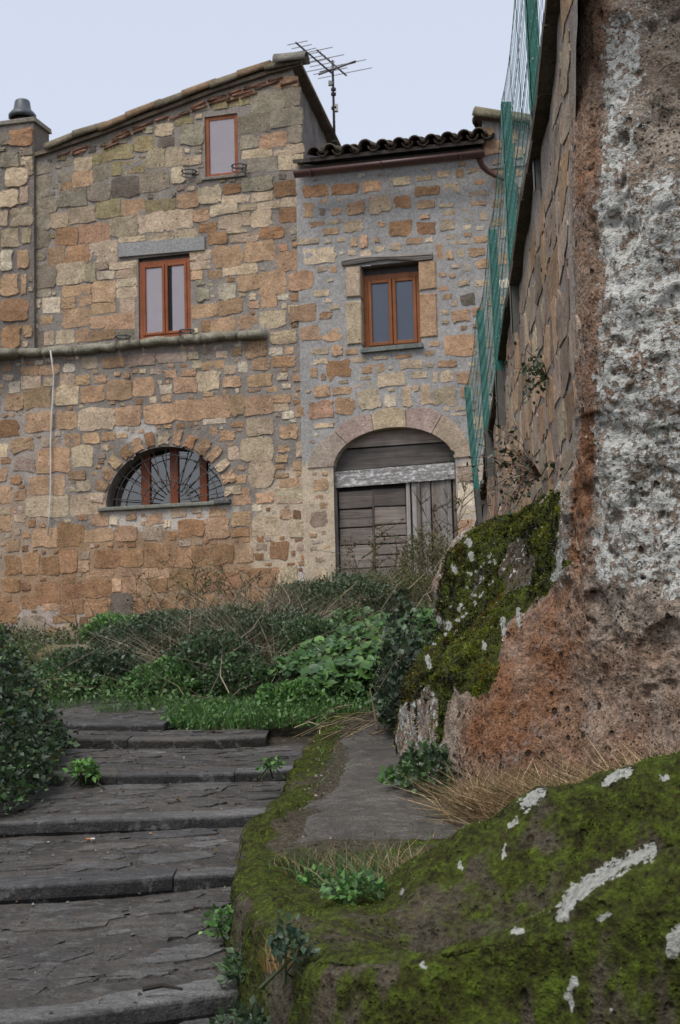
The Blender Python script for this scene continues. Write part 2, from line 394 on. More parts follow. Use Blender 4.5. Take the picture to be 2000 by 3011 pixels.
def wall_grid(us, vs, keep, arches=(), top=None, amp=.008, seed=3):
    """grid of quads on y=0; keep(u,v)->bool per cell centre; boundary vertices snapped onto arches and the sloping top"""
    U, V = np.meshgrid(us, vs); cell = .04
    if top is not None:
        tv = top(U); near = np.abs(V - tv) < cell * .75; V = np.where(near, tv, V)
    for (cu, cv, a, b) in arches:
        r = np.hypot((U - cu) / a, (V - cv) / b); near = (np.abs(r - 1) * min(a, b) < cell * .62) & (V > cv + .005)
        U = np.where(near, cu + (U - cu) / np.maximum(r, .01), U); V = np.where(near, cv + (V - cv) / np.maximum(r, .01), V)
    id_ = np.arange(U.size).reshape(U.shape)
    q = np.stack([id_[:-1, :-1], id_[:-1, 1:], id_[1:, 1:], id_[1:, :-1]], -1).reshape(-1, 4)
    uc = U.ravel()[q].mean(1); vc = V.ravel()[q].mean(1); q = q[keep(uc, vc)]
    used = np.unique(q); re = np.full(U.size, -1); re[used] = np.arange(len(used))
    u, v = U.ravel()[used], V.ravel()[used]
    y = amp * fbm(np.stack([u, v, 0 * u], -1), 6, 4, seed)
    return np.stack([u, y, v], -1), re[q]
def reveal_rect(mb, u0, u1, v0, v1, dep):
    a = .012
    mb.add([(u0, -a * 0, v0), (u0, dep, v0), (u0, dep, v1), (u0, 0, v1)], [(0, 1, 2, 3)])
    mb.add([(u1, 0, v0), (u1, dep, v0), (u1, dep, v1), (u1, 0, v1)], [(3, 2, 1, 0)])
    mb.add([(u0, 0, v1), (u1, 0, v1), (u1, dep, v1), (u0, dep, v1)], [(3, 2, 1, 0)])
    mb.add([(u0, 0, v0), (u1, 0, v0), (u1, dep, v0), (u0, dep, v0)], [(0, 1, 2, 3)])
def reveal_arch(mb, cu, cv, a, b, dep, v0=None, n=32):
    pts = [(cu + a * math.cos(w), cv + b * math.sin(w)) for w in np.linspace(0, math.pi, n)]
    if v0 is not None: pts = [(cu + a, v0)] + pts + [(cu - a, v0)]
    V = [(p[0], 0, p[1]) for p in pts] + [(p[0], dep, p[1]) for p in pts]; m = len(pts)
    mb.add(V, [(k + 1, k, m + k, m + k + 1) for k in range(m - 1)])

def parse(txt, ox, oy, sc):
    out = []
    for it in txt.replace('\n', ' ').split(';'):
        q = it.split()
        if len(q) < 5: continue
        x0, y0, x1, y1 = map(float, q[:4]); out.append((ox + (x0 + x1) / 2 / sc, oy + (y0 + y1) / 2 / sc, (x1 - x0) / sc, (y1 - y0) / sc, q[4]))
    return out
ZA = """60 430 175 515 O;0 455 55 515 g;105 520 170 560 g;0 545 90 620 g;95 565 155 605 b;20 615 130 705 b;135 590 175 655 b;0 715 88 800 b;92 700 133 785 b;0 808 40 890 b;48 795 155 890 b;0 895 92 985 b;100 890 145 970 b;0 990 62 1095 p;78 990 135 1085 o;0 1105 90 1210 o;98 1103 125 1205 o;0 1220 135 1330 O;0 1345 98 1455 O"""
ZA2 = """135 655 235 710 g;150 714 225 755 g;170 757 262 825 g;165 830 230 900 g;160 905 230 985 g;140 1070 258 1168 g;345 570 422 628 b;270 630 330 680 g;285 685 330 725 o;335 635 425 705 o;425 555 470 600 y;435 604 495 670 g;515 590 560 650 y;472 530 515 586 y;520 515 612 575 y;625 475 712 535 y;570 585 665 640 y;680 530 758 610 b;762 525 835 605 b;842 563 928 602 b;720 415 802 470 b;808 378 890 418 y;835 422 935 510 g;730 480 800 520 d;640 635 775 725 g;790 615 855 685 b;515 660 635 750 d;410 690 510 765 g;275 712 400 795 g;315 800 440 870 b;445 765 555 845 y;232 828 310 890 b;260 895 355 970 O;370 880 505 955 o;565 765 665 830 o;675 765 802 818 y;820 735 915 800 o;920 705 1015 780 b;1030 695 1110 736 O;1118 660 1255 722 g;1025 742 1150 783 b;1160 730 1255 768 b;1265 680 1380 745 O;970 787 1095 833 b;1105 785 1180 815 b;1190 773 1288 808 b;1295 755 1380 797 b;890 810 962 866 o;920 870 1000 912 O;1010 840 1112 895 b;1118 824 1155 882 b;1160 815 1252 888 b;1290 802 1380 868 O;1045 898 1140 918 b;1065 922 1188 958 b;1200 894 1308 943 O;510 845 635 930 b;640 830 760 916 b;765 812 885 900 b;545 934 668 960 b;680 920 800 950 b;805 904 912 940 b;960 915 1050 970 O;985 980 1115 1068 o;1130 958 1270 1045 o;1280 1005 1370 1085 o;880 1000 975 1042 b;880 1046 970 1085 b;420 960 540 1046 b;305 972 410 1053 O;225 982 298 1063 o;505 1050 628 1082 b;535 1086 628 1122 b;265 1058 390 1152 b;394 1058 440 1138 b;445 1052 500 1085 b;450 1092 528 1130 p;540 1128 628 1166 b;430 1142 530 1233 o;540 1170 628 1213 b;290 1158 415 1205 o;425 1238 530 1288 o;555 1220 622 1288 b;490 1293 620 1358 o;420 1305 485 1355 o;290 1272 412 1350 o;363 1208 420 1252 o;285 1215 350 1266 o;200 1220 275 1285 p;170 1175 235 1212 g;115 1372 200 1440 d;205 1375 250 1432 b;262 1365 342 1425 b;355 1358 412 1420 o;420 1365 530 1410 o;1030 1062 1185 1107 b;1100 1110 1188 1180 o;1195 1098 1315 1196 o;1335 1100 1445 1180 o;960 1090 1020 1130 o;885 1090 935 1130 o;1010 1155 1085 1222 p;1005 1227 1115 1290 o;890 1245 998 1305 o;1150 1235 1195 1265 o;1210 1205 1275 1258 o;1280 1200 1330 1225 p;1335 1250 1460 1325 o;1200 1275 1315 1350 b;1100 1300 1185 1356 o;975 1312 1080 1370 o;930 1320 970 1372 O;1250 1370 1365 1415 b;1160 270 1305 355 g;1308 252 1385 328 g;1255 348 1395 422 g;1104 372 1240 456 g;1330 426 1390 500 g;1195 460 1320 520 o;1110 470 1190 526 g;1122 532 1250 570 b;1265 512 1395 553 b;1145 574 1270 634 g;1285 560 1395 625 b;1270 200 1370 245 o;985 295 1055 345 y;1065 287 1150 330 y;880 325 965 355 g"""
ZC = """160 172 200 192 p;100 202 175 238 o;180 194 270 235 o;295 190 345 228 p;380 160 452 208 b;475 158 575 205 o;595 145 718 195 k;725 138 860 180 k;868 134 918 166 b;890 172 930 208 b;932 178 1030 212 o;1000 130 1048 160 b;1068 116 1115 150 o;1035 197 1085 235 b;1100 180 1142 225 p;1165 167 1245 215 o;1260 157 1340 200 O;100 248 185 298 b;205 252 245 290 b;278 238 342 288 b;350 240 412 285 o;435 242 490 278 o;760 217 815 252 o;840 214 905 245 o;915 224 1010 308 b;1030 247 1110 295 o;1145 238 1250 290 o;1280 230 1325 262 p;118 305 228 388 o;25 332 105 400 o;45 270 92 322 p;250 296 360 373 b;378 292 478 360 o;492 268 606 350 o;617 254 708 336 o;738 287 792 325 p;806 252 908 318 o;125 412 245 497 o;265 410 355 485 o;365 397 522 485 b;532 390 650 468 o;672 376 798 456 o;806 362 932 448 o;938 346 1056 434 o;1062 334 1125 423 o;1132 334 1256 423 o;1264 330 1340 368 o;940 440 1040 465 p;1140 440 1255 515 b;1112 528 1252 630 b;1152 636 1260 746 b;300 512 370 563 o;385 507 455 555 o;470 504 530 543 o;335 570 428 656 b;175 590 316 690 o;315 682 395 720 o;140 712 228 788 o;247 704 300 788 o;355 730 418 773 b;1075 765 1155 838 o;1085 702 1135 740 o;1052 574 1100 628 b;325 795 480 876 b;130 802 305 888 b;422 884 500 933 o;270 927 385 1028 O;390 952 520 1006 o;155 952 260 1033 o;530 937 630 1000 o;660 937 750 1000 b;825 907 935 985 O;945 902 1055 988 o;1070 872 1155 935 o;1070 947 1150 985 O;1165 897 1278 978 b;1275 762 1405 828 b;1180 782 1260 828 o;440 1047 550 1128 O;560 1042 660 1123 O;665 1022 787 1123 O;792 1042 885 1123 O;890 1037 975 1118 O;985 1027 1075 1108 O;1090 1047 1165 1098 o;280 1042 355 1148 O;190 1082 265 1158 O;110 1067 180 1163 O;25 1077 95 1158 O;360 1097 410 1145 o;395 1177 510 1264 O;170 1197 275 1290 O;287 1162 345 1200 O;287 1207 385 1262 O;565 1172 650 1243 o;690 1182 770 1240 O;790 1142 890 1228 O;900 1147 1000 1228 O;1005 1152 1110 1223 O;1140 1132 1280 1218 O;1145 1237 1260 1283 O;100 1257 170 1315 O;195 1294 265 1325 o;280 1274 385 1335 O;395 1274 505 1350 O;510 1252 610 1350 d;625 1277 760 1340 O;770 1262 870 1330 O;880 1257 990 1320 O;285 1397 355 1460 o;245 1347 350 1380 O;370 1357 405 1430 O;412 1362 500 1410 O;510 1362 640 1400 O;0 757 50 828 o;0 852 50 882 b;0 890 55 958 o;1432 717 1530 780 o;1420 847 1530 880 o;1340 917 1430 985 b;1447 957 1540 1058 o;1302 1132 1370 1218 b;20 1180 90 1240 O;30 1000 90 1050 o;560 1130 640 1165 o;400 1140 520 1170 o;660 1130 780 1175 o;520 1180 560 1240 o"""
ZD0 = """10 222 150 288 o;35 332 95 370 b;185 452 245 508 o;15 472 95 523 o;10 532 110 578 b;155 547 220 613 o;70 582 145 630 p;160 782 265 873 b;25 872 105 918 o;20 932 85 963 o;20 992 110 1018 o;135 912 205 968 o;50 1024 185 1075 o;250 1017 385 1133 o;35 1087 210 1163 b;225 1207 390 1258 o;115 1312 245 1383 b;55 1227 130 1288 o;270 1367 395 1523 o;230 1567 395 1618 o;55 1612 165 1738 b;0 1612 40 1700 O;5 57 155 133 b"""
ZBR = """185 872 325 943 O;345 867 500 923 O;525 847 630 908 o;695 827 795 873 b;825 822 925 846 b;825 877 972 928 O;990 864 1080 923 b;950 792 1025 826 b;1060 782 1105 823 o;1130 772 1210 803 b;1160 832 1225 868 o;1135 907 1255 933 b;185 977 245 1058 o;275 1007 308 1048 d;285 952 320 978 o;345 1007 405 1043 o;435 967 528 1038 o;560 932 680 1028 b;708 932 800 1008 O;835 962 940 1008 o;965 980 1050 1000 b;1145 965 1235 990 o;1270 957 1335 1008 o;990 1017 1065 1048 b;1200 1027 1240 1073 b;222 1082 300 1110 o;300 1120 385 1158 o;415 1075 528 1138 b;325 1072 400 1098 b;610 1087 655 1113 o;680 1077 810 1163 O;835 1090 940 1153 O;970 1072 1055 1133 b;1265 1062 1335 1108 o;145 1177 270 1213 b;300 1182 345 1208 p;375 1177 425 1200 b;455 1174 492 1228 o;510 1162 555 1233 o;585 1177 620 1203 o;780 1172 870 1210 o;885 1177 930 1203 b;1000 1162 1060 1182 b;1105 1147 1150 1170 o;1160 1167 1240 1203 o;1040 1190 1135 1213 b;190 1237 362 1323 b;440 1247 485 1278 b;510 1247 575 1278 b;598 1224 655 1258 b;685 1205 745 1243 b;945 1212 985 1303 o;1005 1247 1045 1298 o;1135 1232 1225 1283 o;1070 1242 1110 1288 b;260 1337 320 1370 b;335 1337 375 1375 o;1180 1302 1250 1350 o;1035 1332 1080 1350 b;100 1377 240 1473 o;962 1377 1005 1400 o;1025 1382 1060 1405 o;1075 1417 1140 1453 b;1170 1417 1255 1453 b;240 1477 330 1513 b;962 1457 1020 1480 o;985 1502 1040 1530 o;1090 1502 1170 1558 d;1035 1534 1070 1570 b;310 1527 345 1550 b;100 1567 258 1658 o;275 1602 345 1643 o;330 1562 390 1588 b;1040 1592 1140 1658 o;1155 1577 1215 1623 o;970 1592 1020 1620 b;980 1647 1020 1670 b;1205 545 1290 600 o;1222 622 1330 700 o;1285 850 1335 920 o"""
ZDR = """190 27 325 113 o;335 42 465 108 o;260 167 378 208 b;395 147 470 213 o;485 170 570 208 o;530 222 620 258 b;665 217 765 240 b;810 210 925 232 O;1008 185 1070 215 o;1040 120 1105 153 o;1140 87 1340 213 o;250 237 365 273 b;370 247 510 358 O;595 277 742 328 o;840 242 1000 298 b;1020 260 1065 293 b;1090 247 1215 293 o;255 297 300 358 o;325 337 355 375 o;695 332 875 413 b;920 322 1020 363 b;1060 327 1095 393 b;1110 322 1190 388 b;1218 322 1320 398 o;580 352 655 378 b;440 377 500 400 b;280 414 382 488 o;400 422 525 473 o;540 407 620 433 b;625 392 665 418 b;570 442 720 568 b;740 472 820 548 p;765 430 810 450 b;858 417 920 548 b;930 407 970 448 b;980 407 1050 538 b;1065 422 1215 538 b;1245 422 1290 493 o;250 517 400 623 o;425 492 550 603 o;275 657 415 693 b;1135 552 1175 583 b;1205 552 1275 578 b;1175 592 1280 610 b;1228 937 1325 1048 k;1230 1062 1330 1200 p;1230 1290 1340 1400 o"""
JAMB = parse("420 1342 500 1518 b;420 1540 505 1790 b;838 1312 938 1478 o;858 1495 952 1750 o", 800, 100, 1.96)
L_PIER = parse(ZA, 0, 100, 1.568)
L_MAIN = parse(ZA2, 0, 100, 1.568) + parse(ZC, 0, 950, 1.568) + parse(ZD0, 800, 950, 2.24)
R_MAIN = parse(ZBR, 800, 100, 1.96) + parse(ZDR, 800, 950, 2.24)

# ---- openings
def box_uv(x0, x1, y0, y1):
    xm, ym = (x0 + x1) / 2, (y0 + y1) / 2
    return Q(x0, ym)[0], Q(x1, ym)[0], Q(xm, y1)[1], Q(xm, y0)[1]
W_TOP = box_uv(603, 700, 338, 517)
W_MID = box_uv(408, 561, 752, 992)
W_R = box_uv(1062, 1236, 775, 1021)
_au0 = Q(312, 1495)[0]; _au1 = Q(660, 1467)[0]; _av0 = Q(486, 1482)[1]; _av1 = Q(486, 1313)[1]
A_WIN = ((_au0 + _au1) / 2, _av0, (_au1 - _au0) / 2, _av1 - _av0)
_du0, _du1 = Q(984, 1500)[0], Q(1344, 1500)[0]; _dvs = Q(1162, 1368)[1]; _dvc = Q(1157, 1256)[1]
A_DOOR = ((_du0 + _du1) / 2, _dvs, (_du1 - _du0) / 2, _dvc - _dvs)
RAKE = [Q(x, y) for x, y in ((-260, 560), (147, 452), (306, 398), (469, 336), (631, 275), (791, 222), (890, 196))]
rk_u = np.array([p[0] for p in RAKE]); rk_v = np.array([p[1] for p in RAKE])
top_left = lambda u: np.interp(u, rk_u, rk_v)
U_L = Q(-420, 1400)[0]; U_J = 0.0
# ragged junction between the two houses (the grey pointing laps over)
def u_junc(v): return 0.0

# ================================================================== tall gabled house
house = empty('stone_house', (FO[0], FO[1], ZB), -ALPHA)
tag(house, 'tall gabled house of brown tufa blocks with wooden windows, left of the low tiled roof', 'house')
def gridlines(a, b, extra, step=.042):
    g = np.arange(a, b + step, step); g = g[(g > a - 1e-6) & (g < b)]; g = np.append(g, b)
    for e in extra:
        if a < e < b: g[np.argmin(np.abs(g - e))] = e
    return np.unique(g)
us = gridlines(U_L, 0.0, [W_TOP[0], W_TOP[1], W_MID[0], W_MID[1]])
vs = gridlines(-.9, rk_v.max() + .1, [W_TOP[2], W_TOP[3], W_MID[2], W_MID[3], A_WIN[1]])
inr = lambda u, v, w: (u > w[0]) & (u < w[1]) & (v > w[2]) & (v < w[3])
ina = lambda u, v, a: (np.hypot((u - a[0]) / a[2], (v - a[1]) / a[3]) < 1) & (v > a[1])
keepL = lambda u, v: ~(inr(u, v, W_TOP) | inr(u, v, W_MID) | ina(u, v, A_WIN) | (v > top_left(u)))
V, Fq = wall_grid(us, vs, keepL, [A_WIN], top_left, .010, 11)
# mortar colour: grey-brown above, pale plaster patches where the photograph shows them
def blob(V, px, py, rx, ry, soft=.5, s=0):
    u, v = Q(px, py); sx = abs(Q(px + rx, py)[0] - u); sy = abs(Q(px, py + ry)[1] - v)
    r = np.hypot((V[:, 0] - u) / sx, (V[:, 2] - v) / sy) + .45 * fbm(V, 3.5, 4, 40 + s)
    return sstep(1 + soft * .3, 1 - soft * .3, r)[:, None]
base = np.array([.225, .198, .172]) * (1 + .25 * fbm(V, 1.4, 3, 9))[:, None]
low = sstep(Q(450, 1530)[1], Q(450, 1600)[1], V[:, 2] + .15 * fbm(V, 2, 3, 4))[:, None]
base = base * 1.15; C = base * (1 - low) + np.array([.34, .23, .145]) * low
for (px, py, rx, ry, c, s) in [(470, 1512, 190, 45, (.52, .47, .41), 1), (880, 1560, 150, 170, (.52, .42, .31), 2), (60, 1330, 150, 150, (.36, .31, .27), 3),
                               (40, 1560, 120, 130, (.36, .28, .21), 6), (400, 1265, 60, 35, (.45, .42, .38), 4), (940, 1690, 70, 60, (.55, .48, .42), 5), (130, 1820, 130, 50, (.42, .35, .30), 7)]:
    m = blob(V, px, py, rx, ry, .4, s); C = C * (1 - m) + np.array(c) * m
wallL = mesh('wall', V, Fq, M_MORTAR, house, col=C)
occ = Occ(U_L, 0.02, -.9, rk_v.max())
occ.markf(lambda u, v: (v > top_left(u) - .06) | inr(u, v, (W_TOP[0] - .02, W_TOP[1] + .02, W_TOP[2] - .04, W_TOP[3] + .03)) |
          inr(u, v, (W_MID[0] - .01, W_MID[1] + .01, W_MID[2] - .15, W_MID[3])) |
          ina(u, v, (A_WIN[0], A_WIN[1], A_WIN[2] + .22, A_WIN[3] + .22)) | inr(u, v, (A_WIN[0] - A_WIN[2] - .1, A_WIN[0] + A_WIN[2] + .1, A_WIN[1] - .07, A_WIN[1] + .01)))
lin = rect(478, 728, 258, 42); occ.mark(lin[0] - lin[2] / 2, lin[0] + lin[2] / 2, lin[1] - lin[3] / 2, lin[1] + lin[3] / 2)
v_str0, v_str1 = Q(-50, 1062)[1], Q(790, 988)[1]
occ.mark(U_L, Q(790, 985)[0], min(v_str0, v_str1) - .03, max(v_str0, v_str1) + .07)
stones = []
def add_stone(lst, u, v, w, h, c, prot, off=0, ang=0, rough=.05, n=16):
    V_, F_ = stone_geom(u, v, w, h, prot, off, ang, n, rough); lst.append(dict(V=V_, F=F_, c=c, a=w * h))
for (px, py, w, h, c) in L_MAIN:
    u, v, ww, hh = rect(px, py, w, h)
    if u + ww / 2 > .03 or inr(np.array(u), np.array(v), W_MID): 
        if u > .05: continue
    ww *= 1.10; hh *= 1.12
    add_stone(stones, u, v, ww, hh, pal(c), rng.uniform(.004, .012)); occ.mark(u - ww / 2 + .004, u + ww / 2 - .004, v - hh / 2 + .004, v + hh / 2 - .004)
# ring of rough voussoirs round the half-round window
for k, w in enumerate(np.linspace(.14, math.pi - .14, 15)):
    hh = rng.uniform(.15, .24); rr = 1.0
    cu = A_WIN[0] + (A_WIN[2] + hh / 2 + .02) * math.cos(w); cv = A_WIN[1] + (A_WIN[3] + hh / 2 + .02) * math.sin(w)
    add_stone(stones, cu, cv, rng.uniform(.11, .17), hh, pal(random.choice('oobbO')), .02, 0, w - math.pi / 2, .09)
# rubble fill
def fill(occ, lst, classes, zone_col, prot, gap=.012, tries=9000, off=0, n=16):
    for (w0, w1, h0, h1, k) in classes:
        for _ in range(int(tries * k)):
            w, h = rng.uniform(w0, w1), rng.uniform(h0, h1); u = rng.uniform(occ.u0, occ.u1); v = rng.uniform(occ.v0, occ.v1)
            if occ.free(u - w / 2 - gap, u + w / 2 + gap, v - h / 2 - gap, v + h / 2 + gap):
                occ.mark(u - w / 2, u + w / 2, v - h / 2, v + h / 2)
                add_stone(lst, u, v, w, h, pal(zone_col(u, v), .16), prot * rng.uniform(.6, 1.3), off, rng.normal(0, .05), .07, n)
v_mid, v_low = Q(400, 1000)[1], Q(400, 1550)[1]
def zoneL(u, v):
    if v > v_mid + 1.1: return random.choice('gggbydk')
    if v > v_mid: return random.choice('obbogOp')
    if v > v_low: return random.choice('ooobpkO')
    return random.choice('OOOok')
fill(occ, stones, [(.25, .48, .18, .30, 1.2), (.16, .30, .11, .20, 1.2), (.09, .18, .06, .12, 2.2), (.05, .11, .035, .07, 2.6)], zoneL, .009, .004)
place_stones(stones, wallL)
# thin brick courses under the verge
for off_, skip in ((.075, .12), (.125, .4), (.18, .65)):
    u = rk_u[1] + .1
    while u < -.15:
        L_ = rng.uniform(.18, .36); k = int(np.searchsorted(rk_u, u + L_ / 2)) - 1; k = min(max(k, 0), len(rk_u) - 2); an = math.atan2(rk_v[k + 1] - rk_v[k], rk_u[k + 1] - rk_u[k])
        um = u + L_ / 2; vm = float(top_left(um)) - off_
        if rng.random() > skip and not (W_TOP[0] - .2 < um < W_TOP[1] + .2 and vm < W_TOP[3] + .06):
            V_, F_ = stone_geom(um, vm, L_, .034, .03, 0, an, 16, .04); mesh('brick', V_, F_, M_STONE, wallL, col=np.array([.30, .17, .115]) * rng.uniform(.7, 1.2), smooth=False)
        u += L_ + .012
# reveals
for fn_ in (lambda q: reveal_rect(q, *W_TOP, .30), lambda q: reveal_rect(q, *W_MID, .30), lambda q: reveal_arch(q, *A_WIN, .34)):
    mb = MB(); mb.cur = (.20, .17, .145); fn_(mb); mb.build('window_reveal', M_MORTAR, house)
# side wall towards the low roof, back, roof slab
D_SIDE = 4.3
def side_grid(n=70, m=60):
    s = np.linspace(0, 1, n); t = np.linspace(0, 1, m); S, Tt = np.meshgrid(s, t)
    zt = rk_v[-1] - .06 * S; z = -.9 + (zt + .9) * Tt
    x = -.45 * S; y = D_SIDE * S; p = np.stack([x, y, z], -1).reshape(-1, 3); p[:, 0] += .03 * fbm(p, 3, 4, 21) * (p[:, 1] > .01)
    i = np.arange(n * m).reshape(m, n); return p, np.stack([i[:-1, :-1], i[:-1, 1:], i[1:, 1:], i[1:, :-1]], -1).reshape(-1, 4)
V, Fq = side_grid(); mesh('side_wall', V, Fq, M_MORTAR, house, col=np.array([.22, .195, .175]) * (1 + .5 * fbm(V, 4, 4, 2))[:, None])
mb = MB(); mb.cur = (.16, .14, .125)
vl = float(top_left(U_L))
mb.add([(U_L, .02, -.9), (U_L, D_SIDE, -.9), (U_L, D_SIDE, vl), (U_L, .02, vl)], [(0, 1, 2, 3)])
mb.add([(U_L, D_SIDE, -.9), (-.45, D_SIDE, -.9), (-.45, D_SIDE, rk_v[-1]), (U_L, D_SIDE, vl)], [(0, 1, 2, 3)])
mb.build('back_wall', M_MORTAR, house)
mb = MB(); mb.cur = (.19, .15, .11)
n = len(rk_u)
for k in range(n - 1):
    a, b = (rk_u[k], rk_v[k]), (rk_u[k + 1], rk_v[k + 1])
    mb.hexa([(a[0], -.06, a[1]), (b[0], -.06, b[1]), (b[0] - (.52 if k == n - 2 else 0), D_SIDE + .02, b[1]), (a[0], D_SIDE + .02, a[1]),
             (a[0], -.06, a[1] + .05), (b[0], -.06, b[1] + .05), (b[0] - (.45 if k == n - 2 else 0), D_SIDE + .1, b[1] + .05), (a[0], D_SIDE + .1, a[1] + .05)])
roofL = mb.build('roof', M_TILE, house)
def barrel(p0, p1, r0, r1, up, thick=.016, n=7, arc=math.pi):
    """half-round clay tile from p0 to p1, hump towards up"""
    p0, p1, up = Vector(p0), Vector(p1), Vector(up); t = (p1 - p0).normalized(); s = t.cross(up).normalized(); up = s.cross(t).normalized()
    V = []
    for (p, r) in ((p0, r0), (p1, r1)):
        for rr in (r, r - thick):
            for k in range(n):
                w = (math.pi - arc) / 2 + arc * k / (n - 1); V.append(p + s * math.cos(w) * rr + up * math.sin(w) * rr)
    F = []
    for k in range(n - 1):
        F += [(k, k + 1, 2 * n + k + 1, 2 * n + k), (n + k + 1, n + k, 3 * n + k, 3 * n + k + 1), (k + 1, k, n + k, n + k + 1), (2 * n + k, 2 * n + k + 1, 3 * n + k + 1, 3 * n + k)]
    F += [(0, 2 * n, 3 * n, n), (n - 1, 2 * n - 1, 4 * n - 1, 3 * n - 1)]
    return V, F
# verge tiles laid along the rake
prev = None
seg = [(147, 443), (228, 410), (306, 388), (385, 355), (469, 322), (550, 292), (631, 262), (712, 234), (791, 209), (886, 194)]
for k in range(len(seg) - 1):
    a, b = Q(*seg[k]), Q(*seg[k + 1]); lift = .03 + .015 * (k % 2)
    V_, F_ = barrel((a[0] - .03, .0, a[1] + lift - .03), (b[0] + .05, .0, b[1] + lift), .115, .10, (0, -.25, 1))
    mesh('verge_tile', V_, F_, M_TILE, roofL, col=np.array(random.choice([(.20, .17, .12), (.17, .145, .10), (.22, .15, .09), (.19, .18, .14)])))
a, b = Q(812, 186), Q(888, 180)
V_, F_ = barrel((a[0], -.02, a[1] - .04), (b[0] + .08, -.02, b[1] - .02), .15, .135, (0, -.1, 1)); mesh('ridge_tile', V_, F_, M_TILE, roofL, col=(.23, .22, .18))
for k in range(14):
    y = .12 + k * .3; V_, F_ = barrel((-.09 - .45 * y / D_SIDE, y + .33, rk_v[-1] + .02), (-.09 - .45 * y / D_SIDE, y, rk_v[-1] + .03), .055, .065, (.2, 0, 1))
    mesh('ridge_tile', V_, F_, M_TILE, roofL, col=np.array([.19, .16, .12]) * rng.uniform(.8, 1.2))
# lintel, string course
mb = MB(); a, b = Q(351, 738), Q(604, 716); hh = .18
mb.hexa([(a[0], -.035, a[1] - hh / 2), (b[0], -.035, b[1] - hh / 2), (b[0], .2, b[1] - hh / 2), (a[0], .2, a[1] - hh / 2),
         (a[0], -.035, a[1] + hh / 2), (b[0], -.035, b[1] + hh / 2), (b[0], .2, b[1] + hh / 2), (a[0], .2, a[1] + hh / 2)], (.30, .295, .285))
mb.build('lintel', M_POINT, house)['label'] = 'grey concrete lintel'
xs = [-420, -150, 65, 130, 225, 350, 420, 535, 600, 705, 790]
for k in range(len(xs) - 1):
    x0, x1 = xs[k], xs[k + 1]; f = lambda x: 1046 - 66 * (x / 790)
    a, b = Q(x0 + 3, f(x0) + 2), Q(x1 - 3, f(x1) + 2); dv = rng.uniform(-.012, .012); pr = .13 if x1 > 66 else .24
    nseg = 5; V_ = []; F_ = []
    for i in range(nseg + 1):
        w = i / nseg; u = a[0] + (b[0] - a[0]) * w; v = a[1] + (b[1] - a[1]) * w + dv + rng.normal(0, .006); h_ = .055 + rng.normal(0, .004); p_ = pr + rng.normal(0, .01)
        V_ += [(u, .05, v - h_), (u, -p_ + .02, v - h_ * .9), (u, -p_, v - h_ * .3), (u, -p_ + .01, v + h_ * .7), (u, -p_ + .05, v + h_), (u, .05, v + h_)]
    for i in range(nseg):
        for q in range(5): F_.append((i * 6 + q, i * 6 + q + 1, i * 6 + q + 7, i * 6 + q + 6)[::-1])
    F_ += [tuple(range(6)), tuple(nseg * 6 + q for q in range(6))[::-1]]
    mesh('string_course_stone', V_, F_, M_STONE, house, col=np.array([.27, .25, .19]) * rng.uniform(.85, 1.15))
# ---- windows
RED = (.27, .085, .033); BRN = (.26, .095, .035)
def window(parent, w, name, col, cur, leaves=2, fr=.055, y=.15, curtain=True, drop=0.0, gap=(0, 1)):
    u0, u1, v0, v1 = w[0] + .003, w[1] - .003, w[2] + .003, w[3] - drop
    root = MB(); root.cur = col
    root.box(u0, u0 + fr, y, y + .06, v0, v1); root.box(u1 - fr, u1, y, y + .06, v0, v1)
    root.box(u0 + fr, u1 - fr, y + .002, y + .058, v1 - fr, v1); root.box(u0 + fr, u1 - fr, y + .002, y + .058, v0, v0 + fr * .8)
    if drop: root.box(w[0], w[1], y + .03, y + .05, v1 + .002, w[3], (.05, .04, .035))
    o = root.build('window', M_FRAME, parent); o['label'] = name
    xs_ = np.linspace(u0 + fr, u1 - fr, leaves + 1)
    for k in range(leaves):
        m = MB(); m.cur = col; a, b = xs_[k] + .004, xs_[k + 1] - .004; s = fr * .72
        va, vb = v0 + fr * .8 + .004, v1 - fr - .004
        if leaves > 1:
            m.cbox(a, a + s, y - .012, y + .04, va, vb); m.cbox(b - s, b, y - .012, y + .04, va, vb)
            m.cbox(a + s, b - s, y - .010, y + .038, va, va + s); m.cbox(a + s, b - s, y - .010, y + .038, vb - s, vb)
            m.build('casement', M_FRAME, o)
        else: s = 0
        g = MB(); g.add([(a + s, y + .016, va + s), (b - s, y + .016, va + s), (b - s, y + .016, vb - s), (a + s, y + .016, vb - s)], [(0, 1, 2, 3)])
        g.build('pane', M_GLASS, o)
        if curtain:
            c = MB(); nn = 1; g0 = gap[0] if k == leaves - 1 else 0
            ca = a + s + (b - a - 2 * s) * g0
            for i in range(nn):
                ua, ub = ca + (b - s - ca) * i / nn, ca + (b - s - ca) * (i + 1) / nn
                ya, yb = y + .0195, y + .0195
                c.add([(ua, ya, va - .02), (ub, yb, va - .02), (ub, yb, vb + .02), (ua, ya, vb + .02)], [(0, 1, 2, 3)], cur)
            c.build('curtain', M_CLOTH, o, True)
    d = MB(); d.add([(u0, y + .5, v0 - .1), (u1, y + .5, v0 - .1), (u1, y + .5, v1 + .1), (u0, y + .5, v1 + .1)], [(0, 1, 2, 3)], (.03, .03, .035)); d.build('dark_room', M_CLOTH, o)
    return o
window(house, W_TOP, 'small attic window with a red frame and pale curtain', RED, (.95, .85, .86), 1, .05, .02, True, .0)
window(house, W_MID, 'two-leaf window with a red-brown frame and pale curtains', RED, (.95, .85, .86), 2, .05, .02, True, .05, (.22, 1))
